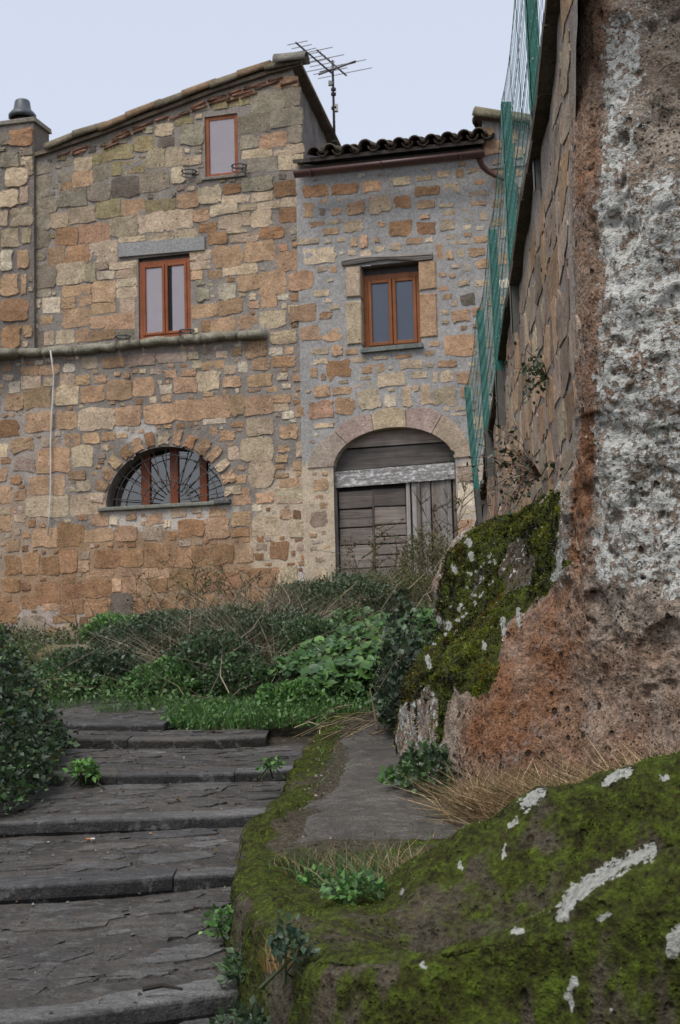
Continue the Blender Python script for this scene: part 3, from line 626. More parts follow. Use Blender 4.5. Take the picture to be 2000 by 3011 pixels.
# half-round window: frame posts, panes, iron grille
mb = MB(); mb.cur = (.20, .06, .028)
cu, cv, aa, bb = A_WIN
def pxu(x): return Q(x, 1420, .24)[0]
hw = MB(); 
for (x0, x1) in ((418, 444), (503, 527), (590, 612)):
    mb.cbox(pxu(x0), pxu(x1), .20, .27, cv - .02, cv + bb * 1.02)
fan = mb.build('fanlight', M_FRAME, house); fan['label'] = 'half-round window with red-brown posts behind an iron grille'
for (x0, x1) in ((330, 417), (445, 502), (528, 589), (613, 680)):
    g = MB(); g.add([(pxu(x0), .236, cv - .02), (pxu(x1), .236, cv - .02), (pxu(x1), .236, cv + bb), (pxu(x0), .236, cv + bb)], [(0, 1, 2, 3)]); g.build('pane', M_GLASS2, fan)
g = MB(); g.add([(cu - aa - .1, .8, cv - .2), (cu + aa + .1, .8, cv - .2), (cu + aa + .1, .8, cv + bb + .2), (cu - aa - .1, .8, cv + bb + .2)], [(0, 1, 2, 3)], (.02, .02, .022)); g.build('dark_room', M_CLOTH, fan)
gr = MB(); gr.cur = (.09, .08, .075)
for w in np.linspace(.16, math.pi - .16, 13):
    p0 = (cu + .26 * aa * math.cos(w) * .9, .075, cv + .02 + .26 * bb * math.sin(w)); p1 = (cu + aa * .99 * math.cos(w), .075, cv + bb * .99 * math.sin(w))
    gr.tube([p0, p1], .0075, 5)
for q in (.42, .86):
    gr.tube([(cu + aa * q * math.cos(w), .066, cv + bb * q * math.sin(w) + .005) for w in np.linspace(0, math.pi, 25)], .007, 5)
gr.build('window_grille', M_IRON, house)
mb = MB(); a, b = Q(292, 1496), Q(676, 1473)
mb.cbox(a[0], b[0] - .1, -.06, .2, cv - .055, cv - .004, .01, 0, (.20, .20, .17)); mb.cbox(b[0] - .19, b[0] + .02, -.075, .1, cv - .045, cv + .012, .01, 0, (.13, .13, .13)); mb.build('window_sill', M_POINT, house)
mb = MB(); mb.cbox(W_TOP[0] - .05, W_TOP[1] + .1, -.03, .14, W_TOP[2] - .045, W_TOP[2] - .002, .008, .004, (.24, .22, .18)); mb.build('window_sill', M_STONE, house)
# iron flower-pot rings
def pot_ring(px, py):
    u, v = Q(px, py); m = MB(); R_ = .095
    m.tube([(u + R_ * math.cos(w), -.12 + R_ * math.sin(w), v) for w in np.linspace(0, 2 * math.pi, 21)], .010, 5, (.10, .10, .10), False)
    m.tube([(u + R_ * math.cos(w), -.12 + R_ * math.sin(w), v - .05) for w in np.linspace(0, 2 * math.pi, 21)], .006, 5, (.10, .10, .10), False)
    m.tube([(u, -.028, v), (u, .02, v)], .01, 5, (.10, .10, .10)); m.tube([(u + .07, -.17, v), (u + .07, -.17, v - .05)], .006, 4, (.1, .1, .1)); m.tube([(u - .07, -.17, v), (u - .07, -.17, v - .05)], .006, 4, (.1, .1, .1))
    m.build('pot_ring', M_IRON, house, True)
for p in ((566, 513), (712, 497), (372, 996), (559, 979)): pot_ring(*p)
# ---- chimney pier at the left edge with its cowl
pu0, pu1 = U_L, Q(100, 700, -.07)[0]; pv0 = Q(0, 1046)[1] + .05; pv1 = Q(50, 362, -.07)[1]
vsn = np.linspace(pv0, pv1, 90); usn = np.linspace(pu0, pu1 , 60); UU, VV = np.meshgrid(usn, vsn)
pp = np.stack([UU, -.07 + 0 * UU, VV], -1).reshape(-1, 3); pp[:, 1] += .012 * fbm(pp, 5, 4, 8); ii = np.arange(UU.size).reshape(UU.shape)
chim = mesh('chimney_pier', pp, np.stack([ii[:-1, :-1], ii[:-1, 1:], ii[1:, 1:], ii[1:, :-1]], -1).reshape(-1, 4), M_MORTAR, house, col=np.array([.20, .175, .155]))
mb = MB(); mb.cur = (.19, .165, .14)
mb.hexa([(pu0, -.06, pv0), (pu1, -.068, pv0), (pu1, .4, pv0), (pu0, .4, pv0), (pu0, -.06, pv1), (pu1, -.068, pv1), (pu1, .4, pv1), (pu0, .4, pv1)]); mb.build('pier_core', M_MORTAR, chim)
ps = []; oc2 = Occ(pu0, pu1, pv0, pv1)
for (px, py, w, h, c) in L_PIER:
    u, v = Q(px, py, -.07); _, _, ww, hh = rect(px, py, w, h); u = min(u, pu1 - ww / 2); add_stone(ps, u, v, ww * .97, hh * .95, pal(c), .018, -.07); oc2.mark(u - ww / 2, u + ww / 2, v - hh / 2, v + hh / 2)
fill(oc2, ps, [(.3, .5, .22, .34, .5), (.14, .26, .12, .2, .5), (.06, .12, .05, .1, .5)], lambda u, v: random.choice('bbbgo'), .018, off=-.07)
place_stones(ps, chim)
mb = MB(); mb.cbox(pu1 - 1.2, pu1 + .03, -.10, .42, pv1 - .01, pv1 + .05, .01, .008, (.22, .2, .16)); mb.build('cap_slab', M_STONE, chim)
cw = Q(66, 330, .1); cz = pv1 + .05; R0 = .155
def lathe(prof, cx, cy, n=20):
    V_ = [(cx + r * math.cos(2 * math.pi * k / n), cy + r * math.sin(2 * math.pi * k / n), z) for r, z in prof for k in range(n)]
    F_ = [(i * n + k, i * n + (k + 1) % n, (i + 1) * n + (k + 1) % n, (i + 1) * n + k) for i in range(len(prof) - 1) for k in range(n)]
    return V_, F_
V_, F_ = lathe([(.13, cz - .02), (.13, cz + .05), (.115, cz + .06), (.115, cz + .15)], cw[0], .1)
cowl = mesh('chimney_cowl', V_, F_, M_METAL, chim, col=(.03, .032, .035))
V_, F_ = lathe([(.16, cz + .075), (.19, cz + .08), (.188, cz + .125), (.145, cz + .175), (.122, cz + .19), (.105, cz + .31), (.092, cz + .33), (.0, cz + .342)], cw[0], .1)
mesh('cowl_hood', V_, F_, M_METAL, cowl, col=(.07, .078, .085))

# white cable on the facade
def world(u, y, v): p = FO + FU * u + FN * y; return (p[0], p[1], v + ZB)
mb = MB(); pts = []
for k in range(9):
    w = k / 8; x = 163 - 15 * w + 2 * math.sin(k * 1.3); q = Q(x, 1036 + 540 * w); pts.append(world(q[0], -.05 if k else -.15, q[1]))
mb.tube(pts, .010, 6, (.62, .60, .56)); tag(mb.build('cable', M_METAL, None, True), 'thin white cable hanging down the tufa wall below the string course', 'cable')
# ================================================================== lower house with the arched door
house2 = empty('stone_house', (FO[0], FO[1], ZB), -ALPHA)
tag(house2, 'lower stone house with grey pointing, arched plank door and brown gutter', 'house')
U_R = Q(1720, 900)[0]
g0, g1 = Q(868, 506), Q(1424, 447)               # gutter line
topR = lambda u: g0[1] + (g1[1] - g0[1]) * (u - g0[0]) / (g1[0] - g0[0]) + .06
us = gridlines(.0, U_R, [W_R[0], W_R[1], A_DOOR[0] - A_DOOR[2], A_DOOR[0] + A_DOOR[2]]); vs = gridlines(-.6, float(topR(U_R)) + .1, [W_R[2], W_R[3], A_DOOR[1]])
inD = lambda u, v: ina(u, v, A_DOOR) | ((np.abs(u - A_DOOR[0]) < A_DOOR[2]) & (v <= A_DOOR[1]))
keepR = lambda u, v: ~(inr(u, v, W_R) | inD(u, v) | (v > topR(u)))
V, Fq = wall_grid(us, vs, keepR, [A_DOOR], topR, .012, 31); V[:, 1] -= .012
C = np.array([.325, .312, .298]) * (1 + .14 * fbm(V, 1.6, 4, 3))[:, None]
for (px, py, rx, ry, c, s) in [(930, 1560, 90, 230, (.50, .41, .30), 12), (1400, 1560, 90, 190, (.47, .39, .31), 13)]:
    m = blob(V, px, py, rx, ry, .5, s); C = C * (1 - m) + np.array(c) * m
wallR = mesh('wall', V, Fq, M_POINT, house2, col=C)
v_junc = lambda v: 0
occ = Occ(.04, Q(1560, 900)[0], -.6, float(topR(0)) + .3)
occ.markf(lambda u, v: (v > topR(u) - .16) | inr(u, v, (W_R[0] - .25, W_R[1] + .28, W_R[2] - .08, W_R[3] + .12)) | ina(u, v, (A_DOOR[0], A_DOOR[1], A_DOOR[2] + .30, A_DOOR[3] + .28)) |
          ((np.abs(u - A_DOOR[0]) < A_DOOR[2] + .03) & (v < A_DOOR[1] + .05)))
stones = []
for (px, py, w, h, c) in R_MAIN:
    u, v, ww, hh = rect(px, py, w, h)
    add_stone(stones, u, v, ww * 1.05, hh * 1.06, pal(c), rng.uniform(.004, .010), -.012, 0, .075); occ.mark(u - ww / 2 - .015, u + ww / 2 + .015, v - hh / 2 - .015, v + hh / 2 + .015)
fill(occ, stones, [(.16, .30, .10, .2, .10), (.10, .2, .05, .10, .28), (.05, .11, .03, .06, .7)], lambda u, v: random.choice('obbopk'), .007, .022, 9000, -.012)
# jambs of the upper window
for (px, py, w, h, c) in JAMB:
    u, v, ww, hh = rect(px, py, w, h)
    mb = MB(); uu = (W_R[0] - ww, W_R[0] + .004) if px < 1150 else (W_R[1] - .004, W_R[1] + ww); mb.cbox(uu[0], uu[1], -.035, .2, v - hh / 2, v + hh / 2, .012, .008, tuple(pal('b', .05) if c == 'b' else pal('o', .05) * 1.1))
    mb.build('jamb_stone', M_STONE, wallR)
place_stones(stones, wallR)
# voussoirs (photograph outline of the joints)
VJ = [((235, 958), (388, 945)), ((412, 712), (474, 785)), ((655, 602), (664, 698)), ((880, 572), (886, 682)), ((1122, 603), (1064, 716)), ((1312, 880), (1216, 888))]
VC = [(.38, .31, .25), (.40, .30, .25), (.48, .38, .25), (.40, .30, .255), (.42, .33, .24)]
def zd(p, off=-.02): return Q(800 + p[0] / 2.24, 950 + p[1] / 2.24, off)
for k in range(5):
    (o0, i0), (o1, i1) = VJ[k], VJ[k + 1]; O0, I0, O1, I1 = map(lambda q: np.array(zd(q)), (o0, i0, o1, i1)); c0 = np.array([A_DOOR[0], A_DOOR[1]])
    nseg = 6; V_ = []; F_ = []
    def arcp(A, B, w, inner):
        p = A + (B - A) * w; bul = np.linalg.norm(B - A) * (.20 if inner else .17) * 4 * w * (1 - w) * .75; d = p - c0; return p + d / np.linalg.norm(d) * bul
    for i in range(nseg + 1):
        w = .012 + .976 * i / nseg; o_, i_ = arcp(O0, O1, w, False), arcp(I0, I1, w, True)
        if i_ is not None:
            dn = np.hypot((i_[0] - c0[0]) / A_DOOR[2], max(i_[1] - c0[1], 0) / A_DOOR[3]); i_ = c0 + (i_ - c0) / max(dn, .2) * .992
        m_ = .012
        V_ += [(o_[0], .1, o_[1]), (o_[0], -.03, o_[1]), (i_[0], -.03, i_[1]), (i_[0], .28, i_[1])]
    for i in range(nseg):
        for q in range(3): F_.append((i * 4 + q, i * 4 + q + 1, i * 4 + q + 5, i * 4 + q + 4))
    F_ += [(0, 3, 2, 1), tuple(nseg * 4 + q for q in range(4))]
    mesh('voussoir', V_, F_, M_STONE, wallR, col=np.array(VC[k]), smooth=False)
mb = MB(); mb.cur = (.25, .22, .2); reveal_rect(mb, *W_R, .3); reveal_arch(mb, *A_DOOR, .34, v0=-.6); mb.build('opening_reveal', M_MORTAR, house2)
window(house2, W_R, 'two-leaf window with an orange-brown frame and grey-blue blinds', BRN, (.30, .33, .40), 2, .062, .11, True, .10)
mb = MB(); a, b = Q(1063, 1033), Q(1247, 1016); 
mb.hexa([(a[0], -.07, a[1] - .03), (b[0], -.07, b[1] - .03), (b[0], .16, b[1] - .03), (a[0], .16, a[1] - .03), (a[0] + .01, -.06, a[1] + .028), (b[0] - .01, -.06, b[1] + .028), (b[0], .16, b[1] + .028), (a[0], .16, a[1] + .028)], (.15, .16, .145)); mb.build('window_sill', M_STONE, house2)
# split wooden lintel
V_ = []; F_ = []; n_ = 12; L0, L1 = Q(1007, 775), Q(1273, 750)
for i in range(n_ + 1):
    w = i / n_; u = L0[0] + (L1[0] - L0[0]) * w; v = L0[1] + (L1[1] - L0[1]) * w + .02 * math.sin(w * 5); h_ = .035 + .012 * math.sin(w * 9)
    V_ += [(u, .1, v - h_), (u, -.05, v - h_), (u, -.06, v - .2 * h_), (u, -.04, v + .1 * h_), (u, -.055, v + .35 * h_), (u, -.04, v + h_), (u, .1, v + h_)]
for i in range(n_):
    for q in range(6): F_.append((i * 7 + q, i * 7 + q + 1, i * 7 + q + 8, i * 7 + q + 7)[::-1])
F_ += [tuple(range(7)), tuple(n_ * 7 + q for q in range(7))[::-1]]
mesh('wooden_lintel', V_, F_, M_WOODH, house2, col=(.21, .185, .165), smooth=False)
# ---- door
door = MB(); door.cur = (.03, .027, .025)
du0, du1 = A_DOOR[0] - A_DOOR[2], A_DOOR[0] + A_DOOR[2]; DY = .12
def zdu(x, y=1300): return Q(800 + x / 2.24, 950 + y / 2.24, DY)[0]
def zdv(y, x=800): return Q(800 + x / 2.24, 950 + y / 2.24, DY)[1]
DB = zdv(1930)
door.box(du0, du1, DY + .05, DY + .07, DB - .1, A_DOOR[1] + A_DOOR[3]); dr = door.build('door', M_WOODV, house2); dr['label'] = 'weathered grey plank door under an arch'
def plank(x0, x1, y0, y1, c, vert=False, j=.006, y=DY, name='plank', sl=0.0):
    m = MB(); m.cbox(zdu(x0), zdu(x1), y + rng.uniform(-.008, .008), y + .045, zdv(y1), zdv(y0), .006, j, tuple(np.array(c) * rng.uniform(.75, 1.25))); return m.build(name, M_WOODV if vert else M_WOODH, dr)
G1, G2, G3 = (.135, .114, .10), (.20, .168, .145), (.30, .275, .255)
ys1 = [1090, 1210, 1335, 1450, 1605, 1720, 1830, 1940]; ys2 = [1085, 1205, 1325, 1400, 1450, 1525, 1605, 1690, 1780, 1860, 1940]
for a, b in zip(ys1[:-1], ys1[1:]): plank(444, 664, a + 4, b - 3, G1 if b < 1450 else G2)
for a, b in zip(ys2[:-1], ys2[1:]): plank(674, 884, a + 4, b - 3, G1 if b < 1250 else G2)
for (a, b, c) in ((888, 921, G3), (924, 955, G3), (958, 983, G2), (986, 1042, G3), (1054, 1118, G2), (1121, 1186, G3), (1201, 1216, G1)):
    plank(a, b, 1045 + rng.uniform(-6, 10), 1940, c, True, .014, DY - .01 + rng.uniform(-.02, .01))
plank(412, 434, 1085, 1940, G3, True, .004, DY - .03, 'door_post'); plank(664, 675, 1090, 1940, G1, True, .002, DY - .012, 'batten')
def slant(x0, x1, yl0, yl1, yr0, yr1, c, y, name, mat=None):
    m = MB(); a0, b0 = zdu(x0), zdu(x1); X = [(a0, y, zdv(yl1, x0)), (b0, y, zdv(yr1, x1)), (b0, y + .05, zdv(yr1, x1)), (a0, y + .05, zdv(yl1, x0)), (a0, y, zdv(yl0, x0)), (b0, y, zdv(yr0, x1)), (b0, y + .05, zdv(yr0, x1)), (a0, y + .05, zdv(yl0, x0))]
    m.hexa(X, c); return m.build(name, mat or M_WOODH, dr)
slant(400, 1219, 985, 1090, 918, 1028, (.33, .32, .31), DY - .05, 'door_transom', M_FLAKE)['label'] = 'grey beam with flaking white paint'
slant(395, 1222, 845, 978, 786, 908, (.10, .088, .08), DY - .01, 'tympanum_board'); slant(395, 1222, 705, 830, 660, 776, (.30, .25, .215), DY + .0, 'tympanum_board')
# ---- roof: slab, barrel tiles, gutter, downpipe
PIT = math.radians(17); RD = 4.0
ue0, ue1 = Q(875, 500)[0], Q(1432, 445)[0]
def rz(u, y): return float(topR(u)) + .03 + (y + .22) * math.tan(PIT)
mb = MB(); mb.cur = (.09, .075, .065)
mb.hexa([(ue0, -.20, rz(ue0, -.20) - .05), (ue1, -.20, rz(ue1, -.20) - .05), (ue1, RD, rz(ue1, RD) - .05), (ue0, RD, rz(ue0, RD) - .05), (ue0, -.20, rz(ue0, -.2)), (ue1, -.20, rz(ue1, -.2)), (ue1, RD, rz(ue1, RD)), (ue0, RD, rz(ue0, RD))])
roofR = mb.build('roof', M_TILE, house2)
tx = [205, 245, 335, 435, 540, 640, 735, 825, 920, 1015, 1110, 1195]
for k, x in enumerate(tx[1:]):
    u = Q(800 + x / 1.96, 100 + (745 - (x - 245) * .105) / 1.96, -.25)[0]
    for r_ in range(5):
        y0 = -.27 + r_ * .36; z0 = rz(u, y0) + .045 + .012 * rng.normal() * (r_ == 0)
        V_, F_ = barrel((u, y0, z0), (u + rng.normal(0, .006), y0 + .42, z0 + .42 * math.tan(PIT) - .015), .092, .075, (0, -.25, 1), .017, 9)
        mesh('cover_tile', V_, F_, M_TILE, roofR, col=np.array([.105, .085, .065]) * rng.uniform(.7, 1.3))
    u2 = u + .10
    for r_ in range(3):
        y0 = -.25 + r_ * .36; z0 = rz(u2, y0) + .07
        V_, F_ = barrel((u2, y0 + .4, z0 + .4 * math.tan(PIT)), (u2, y0, z0), .06, .075, (0, .25, -1), .016, 7)
        mesh('pan_tile', V_, F_, M_TILE, roofR, col=np.array([.10, .075, .055]) * rng.uniform(.8, 1.2))
# brick cornice under the gutter
for k in range(13):
    u0_ = ue0 + .08 + (ue1 - ue0 - .1) * k / 13; u1_ = u0_ + (ue1 - ue0 - .1) / 13 - .012; vv = float(topR((u0_ + u1_) / 2)) - .10
    mb = MB(); mb.cbox(u0_, u1_, -.10, .05, vv - .03, vv + .02, .005, .003, tuple(np.array([.17, .10, .075]) * rng.uniform(.7, 1.3))); mb.build('cornice_brick', M_STONE, roofR)
BROWN = (.085, .042, .034)
def gutter_strip():
    n_ = 9; V_ = []; F_ = []
    ga, gb = Q(866, 513, -.32), Q(1424, 452, -.32)
    for (u, v) in (ga, gb):
        for rr in (.075, .069):
            for k in range(n_):
                w = math.pi + math.pi * k / (n_ - 1); V_.append((u, -.305 + rr * math.cos(w), v + .03 + rr * math.sin(w) * .95))
    for k in range(n_ - 1): F_ += [(k, k + 1, 2 * n_ + k + 1, 2 * n_ + k)[::-1], (n_ + k, n_ + k + 1, 3 * n_ + k + 1, 3 * n_ + k)]
    F_ += [(0, n_, 3 * n_, 2 * n_), (n_ - 1, 2 * n_ - 1, 4 * n_ - 1, 3 * n_ - 1)]
    F_ += [tuple(range(n_)), tuple(2 * n_ + k for k in range(n_))[::-1]]
    return V_, F_, ga, gb
V_, F_, ga, gb = gutter_strip(); gut = mesh('gutter', V_, F_, M_METAL, house2, col=BROWN, smooth=True); gut['label'] = 'dark brown half-round gutter'
for x in (920, 1131, 1361):
    w = (x - 866) / (1424 - 866); u = ga[0] + (gb[0] - ga[0]) * w; v = ga[1] + (gb[1] - ga[1]) * w + .03; m = MB()
    for dx in (-.015,):
        pts = [(u + dx, -.305 + .079 * math.cos(a), v + .076 * math.sin(a)) for a in np.linspace(math.pi, 2 * math.pi, 12)]; m.tube(pts, .011, 4, (.12, .075, .06))
    m.build('gutter_joint', M_METAL, gut)
dp = [(1408, 455), (1411, 472), (1418, 488), (1430, 497), (1450, 505), (1475, 514), (1500, 524), (1512, 540), (1514, 600)]
m = MB(); m.tube([(*(lambda q: (q[0],))(Q(x, y, -.2)), -.28 + .2 * min(1, k / 4), Q(x, y, -.2)[1]) for k, (x, y) in enumerate(dp)], .036, 10, (.11, .055, .042)); m.build('downpipe', M_METAL, house2, True)
mb = MB(); mb.cur = (.2, .18, .165)
mb.add([(U_R, 0, -.6), (U_R, RD, -.6), (U_R, RD, rz(U_R, RD)), (U_R, 0, float(topR(U_R)))], [(0, 1, 2, 3)]); mb.add([(.0, RD, -.6), (U_R, RD, -.6), (U_R, RD, rz(U_R, RD)), (.0, RD, rz(0, RD))], [(0, 1, 2, 3)]); mb.build('back_wall', M_MORTAR, house2)

# ================================================================== third house behind the fence, rising beyond the gutter
house3 = empty('stone_house', (FO[0], FO[1], ZB), -ALPHA)
tag(house3, 'gable corner with mossy tile coping rising behind the green fence', 'house')
hu0, hu1 = Q(1421, 420)[0], Q(1820, 420)[0]; hv0 = float(topR(hu0)) - .3
hv_a, hv_b = Q(1405, 352)[1], Q(1560, 372)[1]
sl = (hv_b - hv_a) / (Q(1560, 372)[0] - Q(1405, 352)[0]); ht = lambda u: hv_a + sl * (u - hu0)
us = np.linspace(hu0, hu1, 45); tt = np.linspace(0, 1, 40); UU, TT = np.meshgrid(us, tt); VV = hv0 + (ht(UU) - hv0) * TT
pp = np.stack([UU, -.04 + 0 * UU, VV], -1).reshape(-1, 3); pp[:, 1] += .01 * fbm(pp, 5, 3, 77); ii = np.arange(UU.size).reshape(UU.shape)
wall3 = mesh('wall', pp, np.stack([ii[:-1, :-1], ii[:-1, 1:], ii[1:, 1:], ii[1:, :-1]], -1).reshape(-1, 4), M_POINT, house3, col=(.26, .245, .235))
mb = MB(); mb.cur = (.2, .18, .165); mb.hexa([(hu0, -.03, hv0), (hu1, -.03, hv0), (hu1, 3, hv0), (hu0, 3, hv0), (hu0, -.03, ht(hu0)), (hu1, -.03, ht(hu1)), (hu1, 3, ht(hu1)), (hu0, 3, ht(hu0))]); mb.build('wall_core', M_MORTAR, house3)
st3 = []; oc3 = Occ(hu0, hu1, hv0, float(ht(hu1)))
for (px, py, w, h, c) in parse("1205 545 1290 600 o;1222 622 1330 700 o;1340 560 1420 640 o;1350 660 1460 730 b", 800, 100, 1.96):
    u, v, ww, hh = rect(px, py, w, h); add_stone(st3, u, v, ww, hh, pal(c), .014, -.04, 0, .1); oc3.mark(u - ww / 2, u + ww / 2, v - hh / 2, v + hh / 2)
fill(oc3, st3, [(.2, .35, .12, .2, .1), (.08, .16, .05, .1, .2)], lambda u, v: random.choice('obo'), .012, .03, 5000, -.04); place_stones(st3, wall3)
mb = MB(); ca, cb = Q(1400, 345), Q(1830, 401)
mb.hexa([(ca[0], -.12, ca[1] - .04), (cb[0], -.12, cb[1] - .04), (cb[0], 3, cb[1] - .04), (ca[0], 3, ca[1] - .04), (ca[0], -.12, ca[1] + .02), (cb[0], -.12, cb[1] + .02), (cb[0], 3, cb[1] + .02), (ca[0], 3, ca[1] + .02)], (.17, .11, .085)); rf3 = mb.build('roof', M_TILE, house3)
for k in range(5):
    x0, x1 = 1396 + k * 84, 1396 + (k + 1) * 84 + 10; a, b = Q(x0, 338 + (x0 - 1396) * .13), Q(x1, 338 + (x1 - 1396) * .13)
    V_, F_ = barrel((a[0], -.05, a[1] - .03), (b[0], -.05, b[1] - .03), .12, .105, (0, -.3, 1)); mesh('coping_tile', V_, F_, M_TILE, rf3, col=(.19, .17, .11))
for k in range(6):
    V_, F_ = barrel((hu0 - .05, .1 + k * .3 + .34, ca[1] - .0 - k * .02), (hu0 - .05, .1 + k * .3, ca[1] - .0 - k * .02), .09, .10, (-.4, 0, 1)); mesh('coping_tile', V_, F_, M_TILE, rf3, col=(.13, .12, .09))

# ================================================================== aerial on the low roof
AD = 20.4
ab, at_ = P(985, 470, AD), P(978, 178, AD)
ant = empty('tv_aerial', tuple(ab)); tag(ant, 'rooftop television aerial with two slanting booms on a thin mast', 'aerial'); ABv = ab
def loc(p): return tuple(np.asarray(p) - ABv)
m = MB(); m.tube([loc(ab), loc(ab + (at_ - ab) * .5), loc(at_)], [.021, .018, .016], 7, (.05, .04, .036)); mast = m.build('mast', M_IRON, ant, True)
for y in (263, 277, 318, 417): q = P(979 + (y - 178) * .02, y, AD); m = MB(); l = loc(q); m.box(l[0] - .035, l[0] + .035, l[1] - .03, l[1] + .03, l[2] - .015, l[2] + .015, (.05, .045, .045)); m.build('clamp', M_IRON, mast)
q = loc(P(988, 316, AD)); m = MB(); m.box(q[0] - .02, q[0] + .03, q[1] - .03, q[1] + .03, q[2] - .06, q[2] + .04, (.45, .45, .43)); m.build('junction_box', M_METAL, mast)
q = loc(P(972, 245, AD)); m = MB(); m.box(q[0] - .03, q[0] + .03, q[1] - .03, q[1] + .03, q[2] - .03, q[2] + .03, (.35, .34, .32)); m.build('junction_box', M_METAL, mast)
def boom(pa, pb, n_el, half, taper=0.0):
    pa, pb = np.array(pa), np.array(pb); pb[2] = pa[2]; d = (pb - pa) / np.linalg.norm(pb - pa); s = np.array([-d[1], d[0], 0])
    m = MB(); m.tube([loc(pa), loc(pb)], .013, 5, (.10, .09, .085)); o = m.build('boom', M_IRON, ant)
    for k in range(n_el):
        w = .06 + .9 * k / max(1, n_el - 1); p = pa + (pb - pa) * w; h_ = half[k] if isinstance(half, list) else half
        m = MB(); m.tube([loc(p - s * h_ + [0, 0, .012]), loc(p + s * h_ + [0, 0, .012])], .006, 4, (.22, .21, .21)); m.build('element', M_IRON, o)
    return o
zA = P(978, 217, AD)
def lvl(px, py, z): r = ray(px, py); return r * (z / r[2])
boom(zA, lvl(870, 125, zA[2]), 9, [.26, .24, .19, .17, .16, .16, .15, .15, .15])
zB_ = P(978, 182, AD); boom(lvl(1019, 222, zB_[2]), lvl(932, 147, zB_[2]), 4, [.42, .46, .26, .22])
m = MB(); a, b = lvl(938, 219, zA[2] + .01), lvl(1046, 180, zA[2] + .01); m.tube([loc(a), loc(b)], .015, 5, (.16, .15, .15)); m.build('element', M_IRON, ant)
m = MB(); a, b = lvl(940, 212, zA[2] + .06), lvl(1046, 183, zA[2] + .0); m.tube([loc(a), loc(b)], .010, 5, (.16, .15, .15)); m.build('element', M_IRON, ant)

# ================================================================== retaining wall on the right with coping
WX = lambda d: .97 + .058 * (d - 6.0)
WD0, WD1 = 5.3, 18.3
wdir = np.array([WX(WD0) - WX(WD1), WD0 - WD1, 0.0]); WLEN = np.linalg.norm(wdir); wdir /= WLEN
WB = np.array([WX(WD1), WD1, 0.0]); WROT = math.atan2(wdir[1], wdir[0])       # local x runs from the house towards the camera, local y into the wall
wnor = np.array([-wdir[1], wdir[0], 0])
edge_px = [(1665, -160), (1648, 0), (1612, 330), (1568, 562), (1532, 795), (1496, 978), (1478, 1112), (1447, 1313), (1430, 1447), (1418, 1530)]
def on_wall(px, py, off=0.0):
    r = ray(px, py); t = ((WB + wnor * off) @ wnor) / (r @ wnor); p = r * t; return float((p - WB) @ wdir), float(p[2])
tp = sorted(on_wall(*e) for e in edge_px); ts, tz = np.array([p[0] for p in tp]), np.array([p[1] for p in tp])
WTOP = lambda s: np.interp(s, ts, tz) + np.where(s > ts[-1], (s - ts[-1]) * .12, 0)
ZBOT = lambda s: np.interp(WLEN - np.asarray(s, float), [0, .60, .64, 1.0, 1.05, 30], [2.75, 2.05, 1.15, .85, -.5, -.5])
rwall = empty('retaining_wall', tuple(WB), WROT); tag(rwall, 'high rubble retaining wall on the right with a stone coping under the green fence', 'wall')
ss = np.arange(0, WLEN + .05, .06); tt = np.linspace(0, 1, 80); S_, T_ = np.meshgrid(ss, tt); Z_ = ZBOT(S_) + (WTOP(S_) - ZBOT(S_)) * T_
pp = np.stack([S_, 0 * S_, Z_], -1).reshape(-1, 3); pp[:, 1] += .03 * fbm(pp, 2.2, 4, 51); ii = np.arange(S_.size).reshape(S_.shape)
Cw = np.array([.26, .225, .195]) * (1 + .3 * fbm(pp, 3, 4, 5))[:, None]
capm = MB(); capm.add([(WLEN, 0, 2.76), (WLEN, .4, 2.76), (WLEN, .4, float(WTOP(WLEN))), (WLEN, 0, float(WTOP(WLEN)))], [(0, 1, 2, 3)], (.25, .23, .21))
rw = mesh('wall', pp, np.stack([ii[:-1, :-1], ii[:-1, 1:], ii[1:, 1:], ii[1:, :-1]], -1).reshape(-1, 4), M_MORTAR, rwall, col=Cw)
stones = []; z = -.2
while z < 3.6:
    h = rng.uniform(.11, .27); s = -rng.uniform(0, .3)
    while s < WLEN:
        w = rng.uniform(.16, .55) * (1.0 if h < .2 else .9); cz_ = z + h / 2 + rng.normal(0, .012)
        if s > 0 and cz_ + h / 2 < WTOP(s + w / 2) - .01 and s + w < WLEN and cz_ - h / 2 > ZBOT(s + w / 2):
            g_ = rng.uniform(.012, .05); add_stone(stones, s + w / 2, cz_, w - g_, h - g_ * .9, pal(random.choice('okkobkokk'), .2) * .82, rng.uniform(.0015, .005), 0, rng.normal(0, .05), .10); stones[-1]['V'][:, 1] += .03 * fbm(stones[-1]['V'] * [1, 0, 1], 2.2, 4, 51) - .002
        s += w
    z += h
place_stones(stones, rw)
mb = MB(); mb.cur = (.22, .2, .18); mb.box(0, WLEN - 1.2, .06, .45, -.5, 1.4); mb.build('wall_core', M_MORTAR, rw); capm.build('wall_end', M_MORTAR, rw)
# coping slabs, overhanging towards the path
s = 0.0
while s < WLEN - .2:
    L_ = rng.uniform(.32, .5); a, b = s + .006, s + L_ - .006; za, zb_ = float(WTOP(a)), float(WTOP(b)); ov = .055 + rng.normal(0, .006)
    m = MB(); m.hexa([(a, -ov, za), (b, -ov, zb_), (b, .5, zb_), (a, .5, za), (a, -ov, za + .06), (b, -ov, zb_ + .06), (b, .5, zb_ + .06), (a, .5, za + .06)], tuple(np.array([.10, .085, .065]) * rng.uniform(.7, 1.2)))
    m.build('coping_slab', M_STONE, rwall); s += L_
